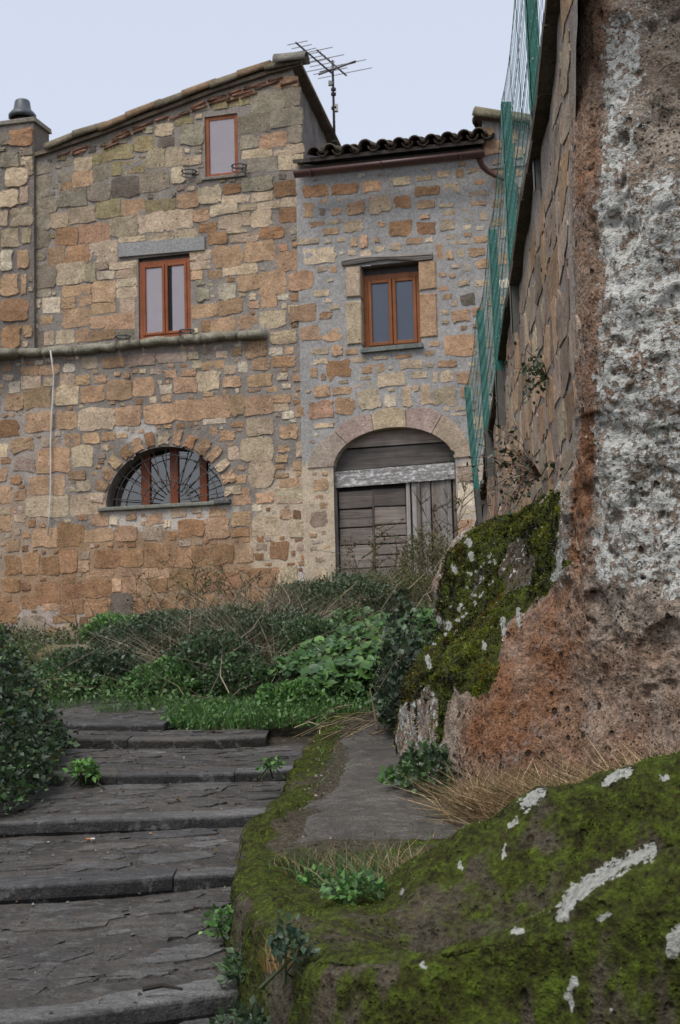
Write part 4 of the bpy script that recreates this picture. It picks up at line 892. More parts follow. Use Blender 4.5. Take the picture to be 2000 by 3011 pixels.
# raised ground behind the wall
# ================================================================== green fence on brackets
TEAL = (.035, .155, .125); STEEL = (.11, .11, .10)
posts = [(1668, -130, 1640, -1200, 5.9), (1574, 556, 1532, -280, 7.45), (1507, 977, 1474, 285, 9.47), (1465, 1252, 1437, 665, 11.3), (1432, 1400, 1404, 937, 13.5), (1405, 1556, 1366, 1138, 15.9)]
fb = P(*posts[2][:2], posts[2][4]); fence = empty('wire_fence', tuple(fb)); tag(fence, 'green wire mesh fence on angle-iron posts along the top of the retaining wall', 'fence')
PB = []
for i, (bx, by, tx_, ty, d) in enumerate(posts):
    b_ = P(bx, by, d); t_ = P(tx_, ty, d); L_ = 1.52; dirv = (t_ - b_); dirv[1] = 0; dirv = dirv / np.linalg.norm(dirv); t_ = b_ + dirv * L_
    PB.append((b_, t_)); wd = np.array([.0, 1, 0]); sd = np.array([1.0, 0, 0])
    # angle iron: two thin legs
    m = MB(); w_, th = .06, .006
    def leg(e1, e2, lo, hi, c):
        p, q = b_ + (t_ - b_) * lo, b_ + (t_ - b_) * hi
        X = [p, p + e1, p + e1 + e2, p + e2]; Y = [q, q + e1, q + e1 + e2, q + e2]; m.hexa([loc2(v) for v in X + Y], c)
    loc2 = lambda p: tuple(np.asarray(p) - fb)
    leg(sd * w_, wd * th, 0, .28, STEEL); leg(sd * th, wd * w_, 0, .28, STEEL); leg(sd * w_, wd * th, .2801, 1.0, TEAL); leg(sd * th, wd * w_, .2801, 1.0, TEAL)
    po = m.build('post', M_METAL, fence)
    for fz in (.03, .19):
        p = b_ + (t_ - b_) * fz; m = MB(); q = loc2(p); m.box(q[0] + .004, q[0] + .12, q[1] + .008, q[1] + .045, q[2] - .02, q[2] + .02, (.13, .115, .10)); m.build('bracket', M_METAL, po)
    for fz in (.45, .68, .93):
        m = MB(); q = loc2(b_ + (t_ - b_) * fz); m.tube([(q[0] + .02, q[1] - .006, q[2]), (q[0] + .02, q[1] + .004, q[2])], .006, 6, (.4, .42, .4)); m.build('bolt', M_METAL, po)
for i in range(len(PB) - 1):
    (b0, t0), (b1, t1) = PB[i], PB[i + 1]; m = MB(); m.cur = (.04, .15, .12); span = np.linalg.norm(b1 - b0); nv = int(span / .085); nh = 14
    sagt = .05
    def pt(a, h):
        lo0, lo1 = b0 + (t0 - b0) * .26, b1 + (t1 - b1) * .26; p = (lo0 + (lo1 - lo0) * a) * (1 - h) + (t0 + (t1 - t0) * a) * h
        p = p + np.array([0, 0, -.17 * math.sin(math.pi * a) * h]); return tuple(p - fb)
    for k in range(nv + 1):
        a = k / nv; off = .28 / nv
        pts = []
        for r_ in range(nh + 1):
            a2 = min(1, max(0, a + off * (1 if (r_ // 1) % 2 else -1) * .55)); pts.append(pt(a2, r_ / nh))
            if r_ < nh: pts.append(pt(a2, (r_ + .62) / nh))
        m.tube(pts, .0017 if k % 7 else .0034, 3, None, False)
    for r_ in (0, 4, 9, nh): m.tube([pt(a, r_ / nh) for a in np.linspace(0, 1, 12)], .0022, 3, None, False)
    m.build('wire_mesh', M_METAL, fence)
# ================================================================== steps
def edgeX(Y):   # left edge of the mossy ledge, right edge of the path
    return np.interp(Y, [3.0, 3.6, 4.3, 5.1, 6.0, 7.6, 8.8, 9.6], [.75, -.03, -.24, -.385, -.42, -.29, -.18, -.05])
SY = [.6, 2.0, 3.2, 4.42, 5.76, 6.72, 7.67, 8.64, 9.15, 10.6]; RIS = [.06, .06, .06, .052, .048, .046, .044, .05, .036, .036]
SZ = [-1.6 + .15 * y for y in SY]
bow = lambda X: .36 * np.clip((X + 1.15) / .9, -1.6, 1.6) ** 2
def tread(i, X, Y):
    """surface height of tread i at X, Y"""
    y0 = SY[i] + bow(X); y1 = SY[i + 1] + bow(X); w = (Y - y0) / (y1 - y0)
    return SZ[i] + w * (SZ[i + 1] - RIS[i + 1] - SZ[i]) + .010 * np.sin(X * 3.1 + i)
steps = empty('steps', (-1.1, SY[2], SZ[2])); tag(steps, 'broad worn stone steps climbing beside the mossy ledge', kind='structure'); SO = np.array([-1.1, SY[2], SZ[2]])
XL = -2.7
GREYS = [tuple(1.0 * v for v in g_) for g_ in [(.075, .072, .068), (.095, .092, .088), (.058, .054, .049), (.12, .117, .112), (.085, .078, .068), (.066, .064, .064)]]
for i in range(len(SY) - 1):
    xr = float(edgeX(SY[i] + .3)) + (.06 if i < 8 else -.45)
    if i == 7: xr = -.46
    if i == 8: xr = -1.08
    X_ = np.linspace(XL, xr, 90); w_ = np.linspace(0, 1.03, 30); XX, WW = np.meshgrid(X_, w_)
    YY = SY[i] + bow(XX) + .03 + WW * (SY[i + 1] - SY[i]); ZZ = tread(i, XX, YY) - .006; pp = np.stack([XX, YY, ZZ], -1).reshape(-1, 3); pp[:, 2] += .009 * fbm(pp, 7, 4, 61 + i)
    ii = np.arange(XX.size).reshape(XX.shape); Cs = np.array([.060, .054, .047]) * (1 + .5 * fbm(pp * [.5, 2, 1], 3, 4, 8))[:, None]
    st = mesh('step', pp - SO, np.stack([ii[:-1, :-1], ii[:-1, 1:], ii[1:, 1:], ii[1:, :-1]], -1).reshape(-1, 4), M_PAVE, steps, col=Cs)
    # kerb stones of the riser
    x = XL
    while x < xr - .05:
        L_ = min(rng.uniform(.55, 1.0), xr - x); L_ = xr - x if xr - x - L_ < .2 else L_; n_ = 20; V_ = []; dz = rng.normal(0, .003); dy = rng.normal(0, .006); c = np.array(random.choice(GREYS)) * .95; CC = []
        for k in range(n_ + 1):
            xx = x + .002 + (L_ - .004) * k / n_; f1_, f2_ = fbm(np.array([[xx, i * 3.0, 0], [xx, i * 3.0, 7]]), 3.5, 3, 91); yf = SY[i] + float(bow(xx)) + dy + .022 * f1_; zt = float(tread(i, xx, SY[i] + float(bow(xx)))) + dz + .008 * f2_ + .004; r_ = RIS[i] + .04; e = .014
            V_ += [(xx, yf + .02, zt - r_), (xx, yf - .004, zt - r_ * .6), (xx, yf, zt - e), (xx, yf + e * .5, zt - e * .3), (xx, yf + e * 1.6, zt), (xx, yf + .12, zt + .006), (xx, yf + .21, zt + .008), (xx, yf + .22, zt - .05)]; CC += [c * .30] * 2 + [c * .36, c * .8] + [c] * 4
        F_ = [(k * 8 + q, k * 8 + q + 1, (k + 1) * 8 + q + 1, (k + 1) * 8 + q)[::-1] for k in range(n_) for q in range(7)] + [tuple(range(8)), tuple(n_ * 8 + q for q in range(8))[::-1]]
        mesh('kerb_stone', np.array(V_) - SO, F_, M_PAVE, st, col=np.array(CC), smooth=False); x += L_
    # flat paving stones
    if i < 2: continue
    oc = Occ(XL, xr, SY[i] + .24, SY[i + 1] + .02, .012); lst = []
    def pv(w0, w1, h0, h1, tries):
        for _ in range(tries):
            w, h = rng.uniform(w0, w1), rng.uniform(h0, h1); u = rng.uniform(XL, xr); b_ = float(bow(u)); v = rng.uniform(SY[i] + .24, SY[i + 1] - .02)
            if oc.free(u - w / 2 - .008, u + w / 2 + .008, v - h / 2 - .006, v + h / 2 + .006):
                oc.mark(u - w / 2, u + w / 2, v - h / 2, v + h / 2)
                V_, F_ = stone_geom(u, v, w, h, .0035, 0, rng.normal(0, .08), 20, .12, .34); X2, Y2 = V_[:, 0], V_[:, 2] + bow(V_[:, 0])
                hz = np.where(V_[:, 1] > 0, -.02, -V_[:, 1] * rng.uniform(.5, 1.2)) + rng.normal(0, .0015, len(V_)) * (V_[:, 1] < 0)
                kc = .25 if i <= 4 else .55; c = np.array(random.choice(GREYS)) * rng.uniform(.7, 1.35) * (1 - kc) + np.array([.065, .060, .053]) * kc
                lst.append(dict(V=np.stack([X2, Y2, tread(i, X2, Y2) - .005 + hz], -1) - SO, F=F_, c=c, a=w * h))
    big = 1.0 if i < 5 else .8
    pv(.22 * big, .42 * big, .13, .24, 90); pv(.14, .28, .07, .14, 200); pv(.06, .15, .035, .07, 300)
    for s in lst: mesh('paving_stone', s['V'], s['F'], M_PAVE, st, col=s['c'], smooth=False)

# ================================================================== painting helpers on rock meshes
def project(Vw):
    z = Vw @ _f; return CX + FPX * (Vw @ _r2) / z, CY - FPX * (Vw @ _u2) / z
def poly_mask(x, y, pts, soft):
    """soft mask of a polygon given in photograph pixels, used to lay growth on the rock surface"""
    pts = np.array(pts, float); n = len(pts); inside = np.zeros(len(x), bool); dmin = np.full(len(x), 1e9)
    for k in range(n):
        x0, y0 = pts[k]; x1, y1 = pts[(k + 1) % n]
        c = ((y0 > y) != (y1 > y)) & (x < (x1 - x0) * (y - y0) / (y1 - y0 + 1e-9) + x0); inside ^= c
        t = np.clip(((x - x0) * (x1 - x0) + (y - y0) * (y1 - y0)) / ((x1 - x0) ** 2 + (y1 - y0) ** 2 + 1e-9), 0, 1)
        dmin = np.minimum(dmin, np.hypot(x - x0 - t * (x1 - x0), y - y0 - t * (y1 - y0)))
    return sstep(-soft, soft, np.where(inside, dmin, -dmin))
def seg_mask(x, y, pts, r):
    d = np.full(len(x), 1e9)
    for (x0, y0), (x1, y1) in zip(pts[:-1], pts[1:]):
        t = np.clip(((x - x0) * (x1 - x0) + (y - y0) * (y1 - y0)) / ((x1 - x0) ** 2 + (y1 - y0) ** 2 + 1e-9), 0, 1); d = np.minimum(d, np.hypot(x - x0 - t * (x1 - x0), y - y0 - t * (y1 - y0)))
    return np.clip(1.0 - .48 * d / r, 0, 1)
def grid_normals(p, shp):
    g = p.reshape(*shp, 3); a = np.gradient(g, axis=1); b = np.gradient(g, axis=0); n = np.cross(a, b); n /= np.linalg.norm(n, axis=-1, keepdims=True) + 1e-9; return n.reshape(-1, 3)

# ================================================================== mossy ledge and the rounded rocks in front
BND = np.array([(.10, 9.9), (-.05, 9.5), (-.18, 8.8), (-.29, 7.6), (-.42, 6.0), (-.395, 5.35), (-.37, 5.05), (-.27, 4.45), (-.20, 4.15), (-.11, 3.70), (-.02, 3.60), (.15, 3.56), (.36, 3.50), (.55, 3.38), (.8, 3.25), (1.2, 3.05), (1.8, 2.8), (2.7, 2.3)])
LC = np.array([3.4, 6.2])
seg_l = np.concatenate([[0], np.cumsum(np.linalg.norm(np.diff(BND, axis=0), axis=1))])
NS = 620; sb = np.linspace(0, seg_l[-1], NS)
def smooth1(a, k): 
    ker = np.ones(k) / k; return np.convolve(np.pad(a, k // 2, mode='edge'), ker, 'valid')
bx = smooth1(np.interp(sb, seg_l, BND[:, 0]), 25); by = smooth1(np.interp(sb, seg_l, BND[:, 1]), 25)
bx = bx + .025 * fbm(np.stack([sb, 0 * sb, 0 * sb], -1), 2.2, 4, 3); by = by + .02 * fbm(np.stack([sb, 0 * sb + 5, 0 * sb], -1), 2.2, 4, 3)
LEV = lambda Y: np.interp(Y, [2.0, 3.4, 5.2, 6.0, 7.6, 8.8, 9.6, 10.2], [-.66, -.655, -.665, -.615, -.435, -.275, -.19, -.12])
def bumpf(d, wf, wb):  # one-sided widths, smooth top
    t = np.where(d < 0, -d / wf, d / wb); return np.where(t < 1, .5 + .5 * np.cos(np.pi * np.clip(t, 0, 1)), 0.0)
def ledge_z(X, Y):
    z = LEV(Y) + .0 * X
    z = z + .22 * sstep(.35, 1.5, X) * sstep(4.2, 5.3, Y) * sstep(8, 6.8, Y)
    ya = 4.62 - .20 * X; ha = np.interp(X, [.10, .20, .36, .55, 1.0, 1.6, 3], [0, .10, .205, .285, .435, .56, .66]); z = z + ha * bumpf(Y - ya, .30, .60) ** .8
    yb = np.interp(X, [-.15, .0, .36, .55, .8, 1.2, 2], [3.72, 3.66, 3.57, 3.46, 3.34, 3.15, 2.8]); hb = np.interp(X, [-.2, -.05, .15, .33, .45, .58, .74, 1.2, 2], [.0, .035, .06, .095, .155, .235, .30, .43, .5]); z = z + hb * bumpf(Y - yb, .5, .34)
    z = z - .16 * bumpf(Y - (4.08 - .12 * X), .2, .22) * sstep(.02, .3, X)      # trough between the two rocks
    z = z - .07 * np.exp(-((X + .02) / .22) ** 2 - ((Y - 5.45) / .25) ** 2)      # earthy hollow with grass
    return z
tf = np.concatenate([np.linspace(0, .10, 100), np.linspace(.1015, .30, 90), np.linspace(.305, .75, 70)]); NF = 46
rows = []
for k in range(NF):                                   # the face, from the foot to the rim
    w = k / NF; foot = .075
    rows.append(('f', w))
PTS = np.zeros((NF + len(tf), NS, 3))
dirx, diry = LC[0] - bx, LC[1] - by; dl = np.hypot(dirx, diry); ux, uy = dirx / dl, diry / dl
pathz = -1.6 + .15 * np.clip(by, 0, 10) - .14
rimz = ledge_z(bx + ux * .03, by + uy * .03)
hface = rimz - pathz
for k in range(NF):
    w = k / NF; out = .05 * (1 - w) ** 1.5 - .030 * max(0, (w - .8) / .2) ** 2
    PTS[k, :, 0] = bx - ux * out; PTS[k, :, 1] = by - uy * out; PTS[k, :, 2] = pathz + hface * (w ** .95) - .022 * max(0, (w - .75) / .25) ** 2
for k, t in enumerate(tf):
    dd = .032 + t * (dl - .05); PTS[NF + k, :, 0] = bx + ux * dd; PTS[NF + k, :, 1] = by + uy * dd
    PTS[NF + k, :, 2] = ledge_z(PTS[NF + k, :, 0], PTS[NF + k, :, 1]) - .022 * math.exp(-((dd.min() - .032) / .03) ** 2)
shp = PTS.shape[:2]; lp = PTS.reshape(-1, 3); ln = grid_normals(lp, shp); ln *= np.sign(ln[:, 2:3].mean() + 1e-9)
wn_ = fbm(lp, 3.5, 4, 99); walk = sstep(.12, .24, lp[:, 0] - edgeX(lp[:, 1]) + .10 * wn_) * sstep(5.7, 6.1, lp[:, 1] + .3 * wn_) * sstep(.75, .5, lp[:, 0] + .2 * wn_)   # the smooth dark slab walk
amp = 1 - .85 * walk
lp = lp + ln * ((.05 * fbm(lp, 1.9, 3, 101) + .026 * fbm(lp, 7, 4, 102) + .012 * fbm(lp * [1, 1, .6], 28, 3, 103)) * amp)[:, None]
px, py = project(lp)
nz_ = fbm(lp, 3.0, 4, 110); nz2 = fbm(lp, 11, 3, 111)
face = np.zeros(shp); face[:NF] = 1; face = face.ravel(); streak = fbm(lp * [9, 9, 1.6], 1.0, 4, 120)
moss = .62 + .30 * nz_ + .25 * nz2 + face * (-.06 + .8 * streak) ; moss *= 1 - walk
moss = np.where((lp[:, 1] > 4.9) & (face < .5), moss - .08, moss)
moss += .16 * sstep(.1, .5, lp[:, 0]) * (lp[:, 1] < 5)
kerb = sstep(.30, .20, lp[:, 0] - edgeX(lp[:, 1])) * sstep(5.0, 5.6, lp[:, 1]); moss += .12 * kerb
hgt = ledge_z(lp[:, 0], lp[:, 1]) - LEV(lp[:, 1]); flat = sstep(.07, .0, np.abs(hgt)) * (1 - face) * (lp[:, 1] < 5.9)
moss -= (.0 + .36 * nz2) * flat
yA = 4.62 - .20 * lp[:, 0]; lowA = sstep(-.02, -.20, lp[:, 1] - yA) * sstep(3.85, 4.0, lp[:, 1]) * sstep(.1, .25, lp[:, 0]); moss -= .27 * lowA       # moss thins towards the back boulder's foot, which also paints in trough shade
bare = flat
dark = 1.25 + .25 * nz_ + .1 * walk
lich = .16 + .2 * nz_ + .10 * nz2; lich = lich * (1 - .6 * walk)
white = np.zeros(len(lp))
for pts, r in [([(1655, 2690), (1680, 2640), (1740, 2590), (1830, 2535), (1915, 2500)], 24), ([(1545, 2368), (1590, 2330)], 20), ([(1520, 2412), (1500, 2430)], 8), ([(1690, 2880), (1672, 2930), (1690, 2975)], 11),
               ([(1998, 2740), (1975, 2800)], 22), ([(1760, 2700), (1795, 2688)], 8), ([(1515, 2735), (1530, 2742)], 11), ([(1485, 2490), (1480, 2515)], 8), ([(1800, 2970), (1802, 2985)], 8), ([(1240, 2830), (1250, 2840)], 7), ([(1352, 2540), (1355, 2548)], 7),
               ([(1780, 2300), (1850, 2265)], 14), ([(1945, 2290), (1960, 2285)], 9), ([(1185, 2615), (1182, 2630)], 6)]:
    white = np.maximum(white, seg_mask(px, py, pts, r))
white_l = white.copy()
ledge = mesh('rock_ledge', lp, np.stack([np.arange(lp.shape[0]).reshape(shp)[:-1, :-1], np.arange(lp.shape[0]).reshape(shp)[:-1, 1:], np.arange(lp.shape[0]).reshape(shp)[1:, 1:], np.arange(lp.shape[0]).reshape(shp)[1:, :-1]], -1).reshape(-1, 4)[:, ::-1], M_ROCK,
             attrs=dict(moss=moss, lich=lich, red=-.1 + .15 * bare, dark=dark + .25 - .25 * bare, white=white))
tag(ledge, 'moss covered tufa ledge and rounded boulders edging the steps', kind='structure')
LEDGE = (lp, shp, moss, face)
# the worn grey slab walk between the mossy kerb and the outcrop
wX, wY = np.meshgrid(np.linspace(-.35, .75, 110), np.linspace(5.7, 9.3, 240)); wp = np.stack([wX, wY, 0 * wX], -1).reshape(-1, 3)
wm = fbm(wp, 3.2, 4, 401) * .12; wf = sstep(.15, .30, wp[:, 0] - edgeX(wp[:, 1]) + wm) * sstep(5.85, 6.15, wp[:, 1] + 1.6 * wm) * sstep(9.1, 8.8, wp[:, 1] + wm)
wp[:, 2] = ledge_z(wp[:, 0], wp[:, 1]) + .045 * (wf - .62) + .006 * fbm(wp * [.6, 3, 1], 6, 4, 402)
wi = np.arange(len(wp)).reshape(wX.shape); wq = np.stack([wi[:-1, :-1], wi[:-1, 1:], wi[1:, 1:], wi[1:, :-1]], -1).reshape(-1, 4); wq = wq[wf[wq].max(1) > .12]
tag(mesh('walk', wp, wq, M_PAVE, col=np.array([.070, .063, .053]) * (1 + .45 * fbm(wp, 2, 3, 403))[:, None]), 'worn dark grey stone walk between the mossy kerb and the rock', kind='structure')

# ================================================================== tufa outcrop under and beside the retaining wall
OC = [(-.75, [(1.5, 9.8), (.62, 9.0), (.31, 8.35), (.25, 7.85), (.29, 7.3), (.47, 6.62), (.78, 6.3), (1.08, 5.93), (1.47, 5.53), (3.0, 4.8)]),
      (-.1, [(1.5, 9.8), (.64, 9.0), (.345, 8.35), (.29, 7.85), (.34, 7.3), (.50, 6.68), (.80, 6.33), (1.08, 5.95), (1.47, 5.55), (3.0, 4.8)]),
      (.06, [(1.5, 9.8), (.68, 9.0), (.42, 8.45), (.355, 7.98), (.42, 7.4), (.54, 6.75), (.81, 6.36), (1.07, 5.97), (1.47, 5.56), (3.0, 4.8)]),
      (.22, [(1.5, 9.7), (.76, 9.0), (.53, 8.55), (.48, 8.15), (.55, 7.6), (.66, 7.02), (.83, 6.45), (1.05, 5.98), (1.45, 5.58), (3.0, 4.8)]),
      (.42, [(1.5, 9.7), (.82, 9.0), (.58, 8.65), (.52, 8.25), (.62, 7.75), (.76, 7.25), (.90, 6.7), (1.0, 6.0), (1.43, 5.58), (3.0, 4.8)]),
      (.68, [(1.5, 9.6), (.92, 9.0), (.68, 8.65), (.62, 8.3), (.74, 7.85), (.88, 7.35), (.985, 6.75), (.975, 5.97), (1.41, 5.54), (3.0, 4.8)]),
      (.80, [(1.5, 9.4), (1.1, 9.0), (.86, 8.6), (.80, 8.3), (.90, 7.9), (.99, 7.4), (1.03, 6.65), (.965, 5.93), (1.40, 5.52), (3.0, 4.8)]),
      (.95, [(1.5, 9.2), (1.3, 8.8), (1.16, 8.5), (1.12, 8.2), (1.09, 7.8), (1.09, 7.3), (1.08, 6.5), (.955, 5.89), (1.39, 5.5), (3.0, 4.8)]),
      (1.25, [(1.6, 8.6), (1.45, 8.2), (1.38, 7.9), (1.33, 7.6), (1.28, 7.3), (1.22, 7.0), (1.14, 6.3), (.945, 5.84), (1.38, 5.45), (3.0, 4.8)]),
      (2.0, [(1.7, 8.4), (1.5, 8.0), (1.42, 7.8), (1.36, 7.5), (1.3, 7.2), (1.22, 6.9), (1.16, 6.25), (.955, 5.82), (1.37, 5.42), (3.0, 4.8)]),
      (2.8, [(1.8, 8.4), (1.6, 8.0), (1.5, 7.8), (1.44, 7.5), (1.38, 7.2), (1.3, 6.9), (1.25, 6.25), (1.04, 5.78), (1.46, 5.42), (3.0, 4.8)]),
      (4.4, [(2.0, 8.4), (1.8, 8.0), (1.7, 7.8), (1.6, 7.5), (1.55, 7.2), (1.5, 6.9), (1.45, 6.4), (1.35, 5.95), (1.7, 5.6), (3.0, 5.1)])]
def crom(P4, t):
    a, b, c, d = P4; return .5 * ((2 * b) + (-a + c) * t + (2 * a - 5 * b + 4 * c - d) * t ** 2 + (-a + 3 * b - 3 * c + d) * t ** 3)
def resample(A, tpos):
    """A (n, ...) Catmull-Rom along axis 0 at positions tpos"""
    n = len(A); i = np.clip(np.floor(tpos).astype(int), 0, n - 2); t = (tpos - i).reshape(-1, *([1] * (A.ndim - 1)))
    g = lambda k: A[np.clip(i + k, 0, n - 1)]
    return crom((g(-1), g(0), g(1), g(2)), t)
CG = np.array([[(x, y, z) for x, y in r] for z, r in OC])
rowpos = np.concatenate([np.linspace(0, 8, 260, endpoint=False), np.linspace(8, 11, 230)]); colpos = np.concatenate([np.linspace(0, 2, 40, endpoint=False), np.linspace(2, 8, 300, endpoint=False), np.linspace(8, 9, 110)])
G = resample(CG, rowpos); G = np.swapaxes(resample(np.swapaxes(G, 0, 1), colpos), 0, 1); shpo = G.shape[:2]; op = G.reshape(-1, 3)
on = grid_normals(op, shpo); on *= -np.sign(on[:, 1:2].mean())
zz = op[:, 2]
big = .085 * fbm(op, 1.3, 3, 201) + .05 * fbm(op, 4.2, 4, 202) + .022 * fbm(op, 17, 4, 203)
hol = fbm(op, 6.5, 2, 204); big = big - .035 * sstep(.42, .62, hol) - .02 * sstep(.35, .55, fbm(op, 19, 2, 205)) * (zz > -.1)
colm = np.tile(colpos, shpo[0]); big = big * np.where((zz > 1.0) & (colm < 7.3), .2, 1)
op = op + on * big[:, None]
on = grid_normals(op, shpo); on *= -np.sign(on[:, 1:2].mean()); px, py = project(op); N1 = fbm(op, 2.4, 4, 210); N2 = fbm(op, 9, 3, 211)
strk = fbm(op * [12, 12, 1.3], 1.0, 4, 220); wx, wy = px + 25 * N1 + 12 * N2, py + 45 * fbm(op, 3, 3, 212) + 70 * strk * (py > 1700)
strk = fbm(op * [12, 12, 1.3], 1.0, 4, 220)
M = lambda pts, s=18: poly_mask(wx, wy, pts, s)
lich = .51 + .15 * N1
lich += .19 * M([(1740, 560), (2200, 480), (2200, 1330), (1700, 1290), (1740, 800)], 60) + .20 * M([(1740, 60), (1900, 60), (1860, 500), (1730, 520)], 50) + .16 * M([(1720, 1280), (2200, 1300), (2200, 1700), (1700, 1720)], 60)
lich -= .30 * M([(1690, 1720), (2300, 1750), (2300, 2600), (1300, 2600), (1380, 1950)], 60); lich -= .05 * M([(1880, -400), (2300, -400), (2300, 420), (1900, 380)], 60)
lich += (.02 + .55 * strk) * M([(1130, 2010), (1340, 2060), (1350, 2380), (1120, 2400)], 20)
red = .12 + .15 * N2 + .62 * M([(1400, 1850), (1560, 1790), (1700, 1660), (1730, 1800), (1720, 2300), (1330, 2380), (1370, 2100)], 40) + .30 * M([(1720, 1900), (2300, 1800), (2300, 2400), (1700, 2400)], 60) + .85 * M([(1705, 1230), (1745, 1230), (1738, 1450), (1712, 1650), (1668, 1660)], 12)
dark = .08 + .12 * N1 + .35 * M([(1830, 1270), (2200, 1290), (2200, 1480), (1800, 1500)], 50) + .40 * M([(1880, -300), (2300, -300), (2300, 420), (1900, 350)], 60) + 1.0 * M([(1250, 1760), (1420, 1560), (1660, 1480), (1640, 1690), (1400, 1860)], 30)
moss = -.1 + .2 * N1 + .72 * M([(1160, 1930), (1250, 1800), (1310, 1620), (1430, 1540), (1660, 1430), (1650, 1560), (1640, 1640), (1700, 1650), (1600, 1760), (1480, 1830), (1470, 2000), (1400, 2040), (1340, 2000), (1300, 2110), (1260, 2010), (1180, 2080)], 22) 
moss -= .55 * sstep(-.05, .35, fbm(op, 4.5, 3, 230)) * M([(1290, 1800), (1440, 1620), (1640, 1560), (1560, 1700), (1330, 1870)], 25)
moss += (.36 + .9 * strk) * M([(1140, 1960), (1420, 1990), (1400, 2120), (1330, 2270), (1150, 2310)], 30) + .3 * np.clip(on[:, 2], 0, 1) * (zz < 1.1)
moss = np.where(zz > 1.15, np.minimum(moss, .12), moss)
strip = M([(1690, -200), (1800, -200), (1775, 300), (1765, 900), (1745, 1250), (1740, 1700), (1690, 1700)], 22); lich -= .30 * strip; red += .45 * strip * sstep(-.3, .3, strk + .1); dark -= .1 * strip
white = np.zeros(len(op))
rs = np.random.default_rng(5)
wl = [([(1378, 1592), (1382, 1600)], 10), ([(1385, 1630), (1388, 1640)], 9), ([(1480, 1820), (1482, 1860)], 8), ([(1524, 1790), (1526, 1840)], 7), ([(1422, 1890), (1424, 1905)], 7), ([(1318, 1835), (1320, 1845)], 11), ([(1290, 1820), (1293, 1826)], 9), ([(1335, 1670), (1340, 1680)], 8),
      ([(1655, 1600), (1640, 1680), (1628, 1700)], 11), ([(1160, 2050), (1152, 2130)], 9), ([(1255, 1930), (1262, 1960)], 7), ([(1186, 2080), (1184, 2140)], 6)]
for _ in range(60): a = rs.uniform(1270, 1480); wl.append(([(a, 1900 - (a - 1270) * .95 + rs.uniform(-130, 5)), (a + 2, 1902 - (a - 1270) * .95 + rs.uniform(-130, 5))][:1] * 2, rs.uniform(2.5, 6)))
for pts, r in wl: white = np.maximum(white, seg_mask(px, py, pts, r))
iio = np.arange(len(op)).reshape(shpo); oq = np.stack([iio[:-1, :-1], iio[:-1, 1:], iio[1:, 1:], iio[1:, :-1]], -1).reshape(-1, 4)
crag = mesh('rock_outcrop', op, oq, M_ROCK, attrs=dict(moss=moss, lich=lich, red=red, dark=dark, white=white)); tag(crag, 'tall lichen-crusted tufa rock face with mossy shoulder at the right', kind='structure')

# ---- short moss fur growing on both rocks
def moss_fur(name, p, shp_, m, nrm, thr, dens, hgt, lab, maxn=170000, seed=1, extra=None, wh=None):
    r = np.random.default_rng(seed); ii = np.arange(len(p)).reshape(shp_); q = np.stack([ii[:-1, :-1], ii[:-1, 1:], ii[1:, 1:], ii[1:, :-1]], -1).reshape(-1, 4)
    a = p[q[:, 1]] - p[q[:, 0]]; b = p[q[:, 3]] - p[q[:, 0]]; area = np.linalg.norm(np.cross(a, b), axis=1)
    mm = m[q].mean(1); cen = p[q].mean(1); x, y = project(cen); vis = (x > -60) & (x < 2060) & (y > -60) & (y < 3080)
    w = area * np.clip((mm - thr) * 4, 0, 1) * vis
    if wh is not None: w = w * (wh[q].max(1) < .30)
    w = w * np.clip(.55 + 1.1 * fbm(cen, 9, 3, 320 + seed), .06, 1)
    if extra is not None: w = w * extra(cen)
    n = int(min(maxn, dens * w.sum())); k = r.choice(len(q), n, p=w / w.sum()); s, t = r.random(n), r.random(n)
    o = p[q[k, 0]] + a[k] * s[:, None] + b[k] * t[:, None]; nn = nrm[q[k, 0]]
    clump = fbm(o, 26, 3, 300 + seed); clump2 = fbm(o, 5, 3, 301 + seed)
    d = nn * .75 + r.normal(0, .45, (n, 3)) + np.array([0, 0, .15]); d /= np.linalg.norm(d, axis=1, keepdims=True)
    sd = np.cross(d, r.normal(0, 1, (n, 3))); sd /= np.linalg.norm(sd, axis=1, keepdims=True) + 1e-9
    h = hgt * r.uniform(.5, 1.2, n) * (1 + .8 * clump); wd = h * r.uniform(.22, .42, n)
    o = o - nn * .003
    V_ = np.stack([o - sd * wd[:, None], o + sd * wd[:, None], o + d * h[:, None]], 1).reshape(-1, 3)
    g = np.clip(.40 + 1.35 * clump + .8 * clump2 + .3 * fbm(o, 1.7, 2, 305 + seed) + 1.0 * (nn[:, 2] - .66) + r.normal(0, .12, n), 0, 1)[:, None]  # upward moss brighter, steep moss darker: sky light put into the colour
    c = np.array([.013, .013, .006]) * (1 - g) + np.array([.145, .21, .022] if seed == 1 else [.20, .225, .024]) * g; br = (fbm(o, 3.2, 3, 330 + seed) > .22)[:, None]; c = np.where(br, c * [.95, .68, .8], c); c *= np.where(r.random(n) < .12, .6, 1)[:, None]
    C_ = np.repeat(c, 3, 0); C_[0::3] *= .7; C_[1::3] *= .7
    o_ = mesh(name, V_, np.arange(3 * n).reshape(-1, 3), M_LEAF, col=C_, smooth=False); tag(o_, lab, 'moss', kind='stuff')
ln2 = grid_normals(lp, shp); ln2 *= np.sign(ln2[:, 2:3].mean())
moss_fur('moss', lp, shp, LEDGE[2], ln2, .44, 36000, .008, 'short bright green moss fur on the ledge and near boulders', 260000, 1, lambda c: np.where(np.linalg.norm(c, axis=1) < 5, 1.0, .6), white_l)
moss_fur('moss', op, shpo, moss, on, .36, 30000, .016, 'short moss fur draped over the shoulder of the outcrop', 120000, 2, None, white)
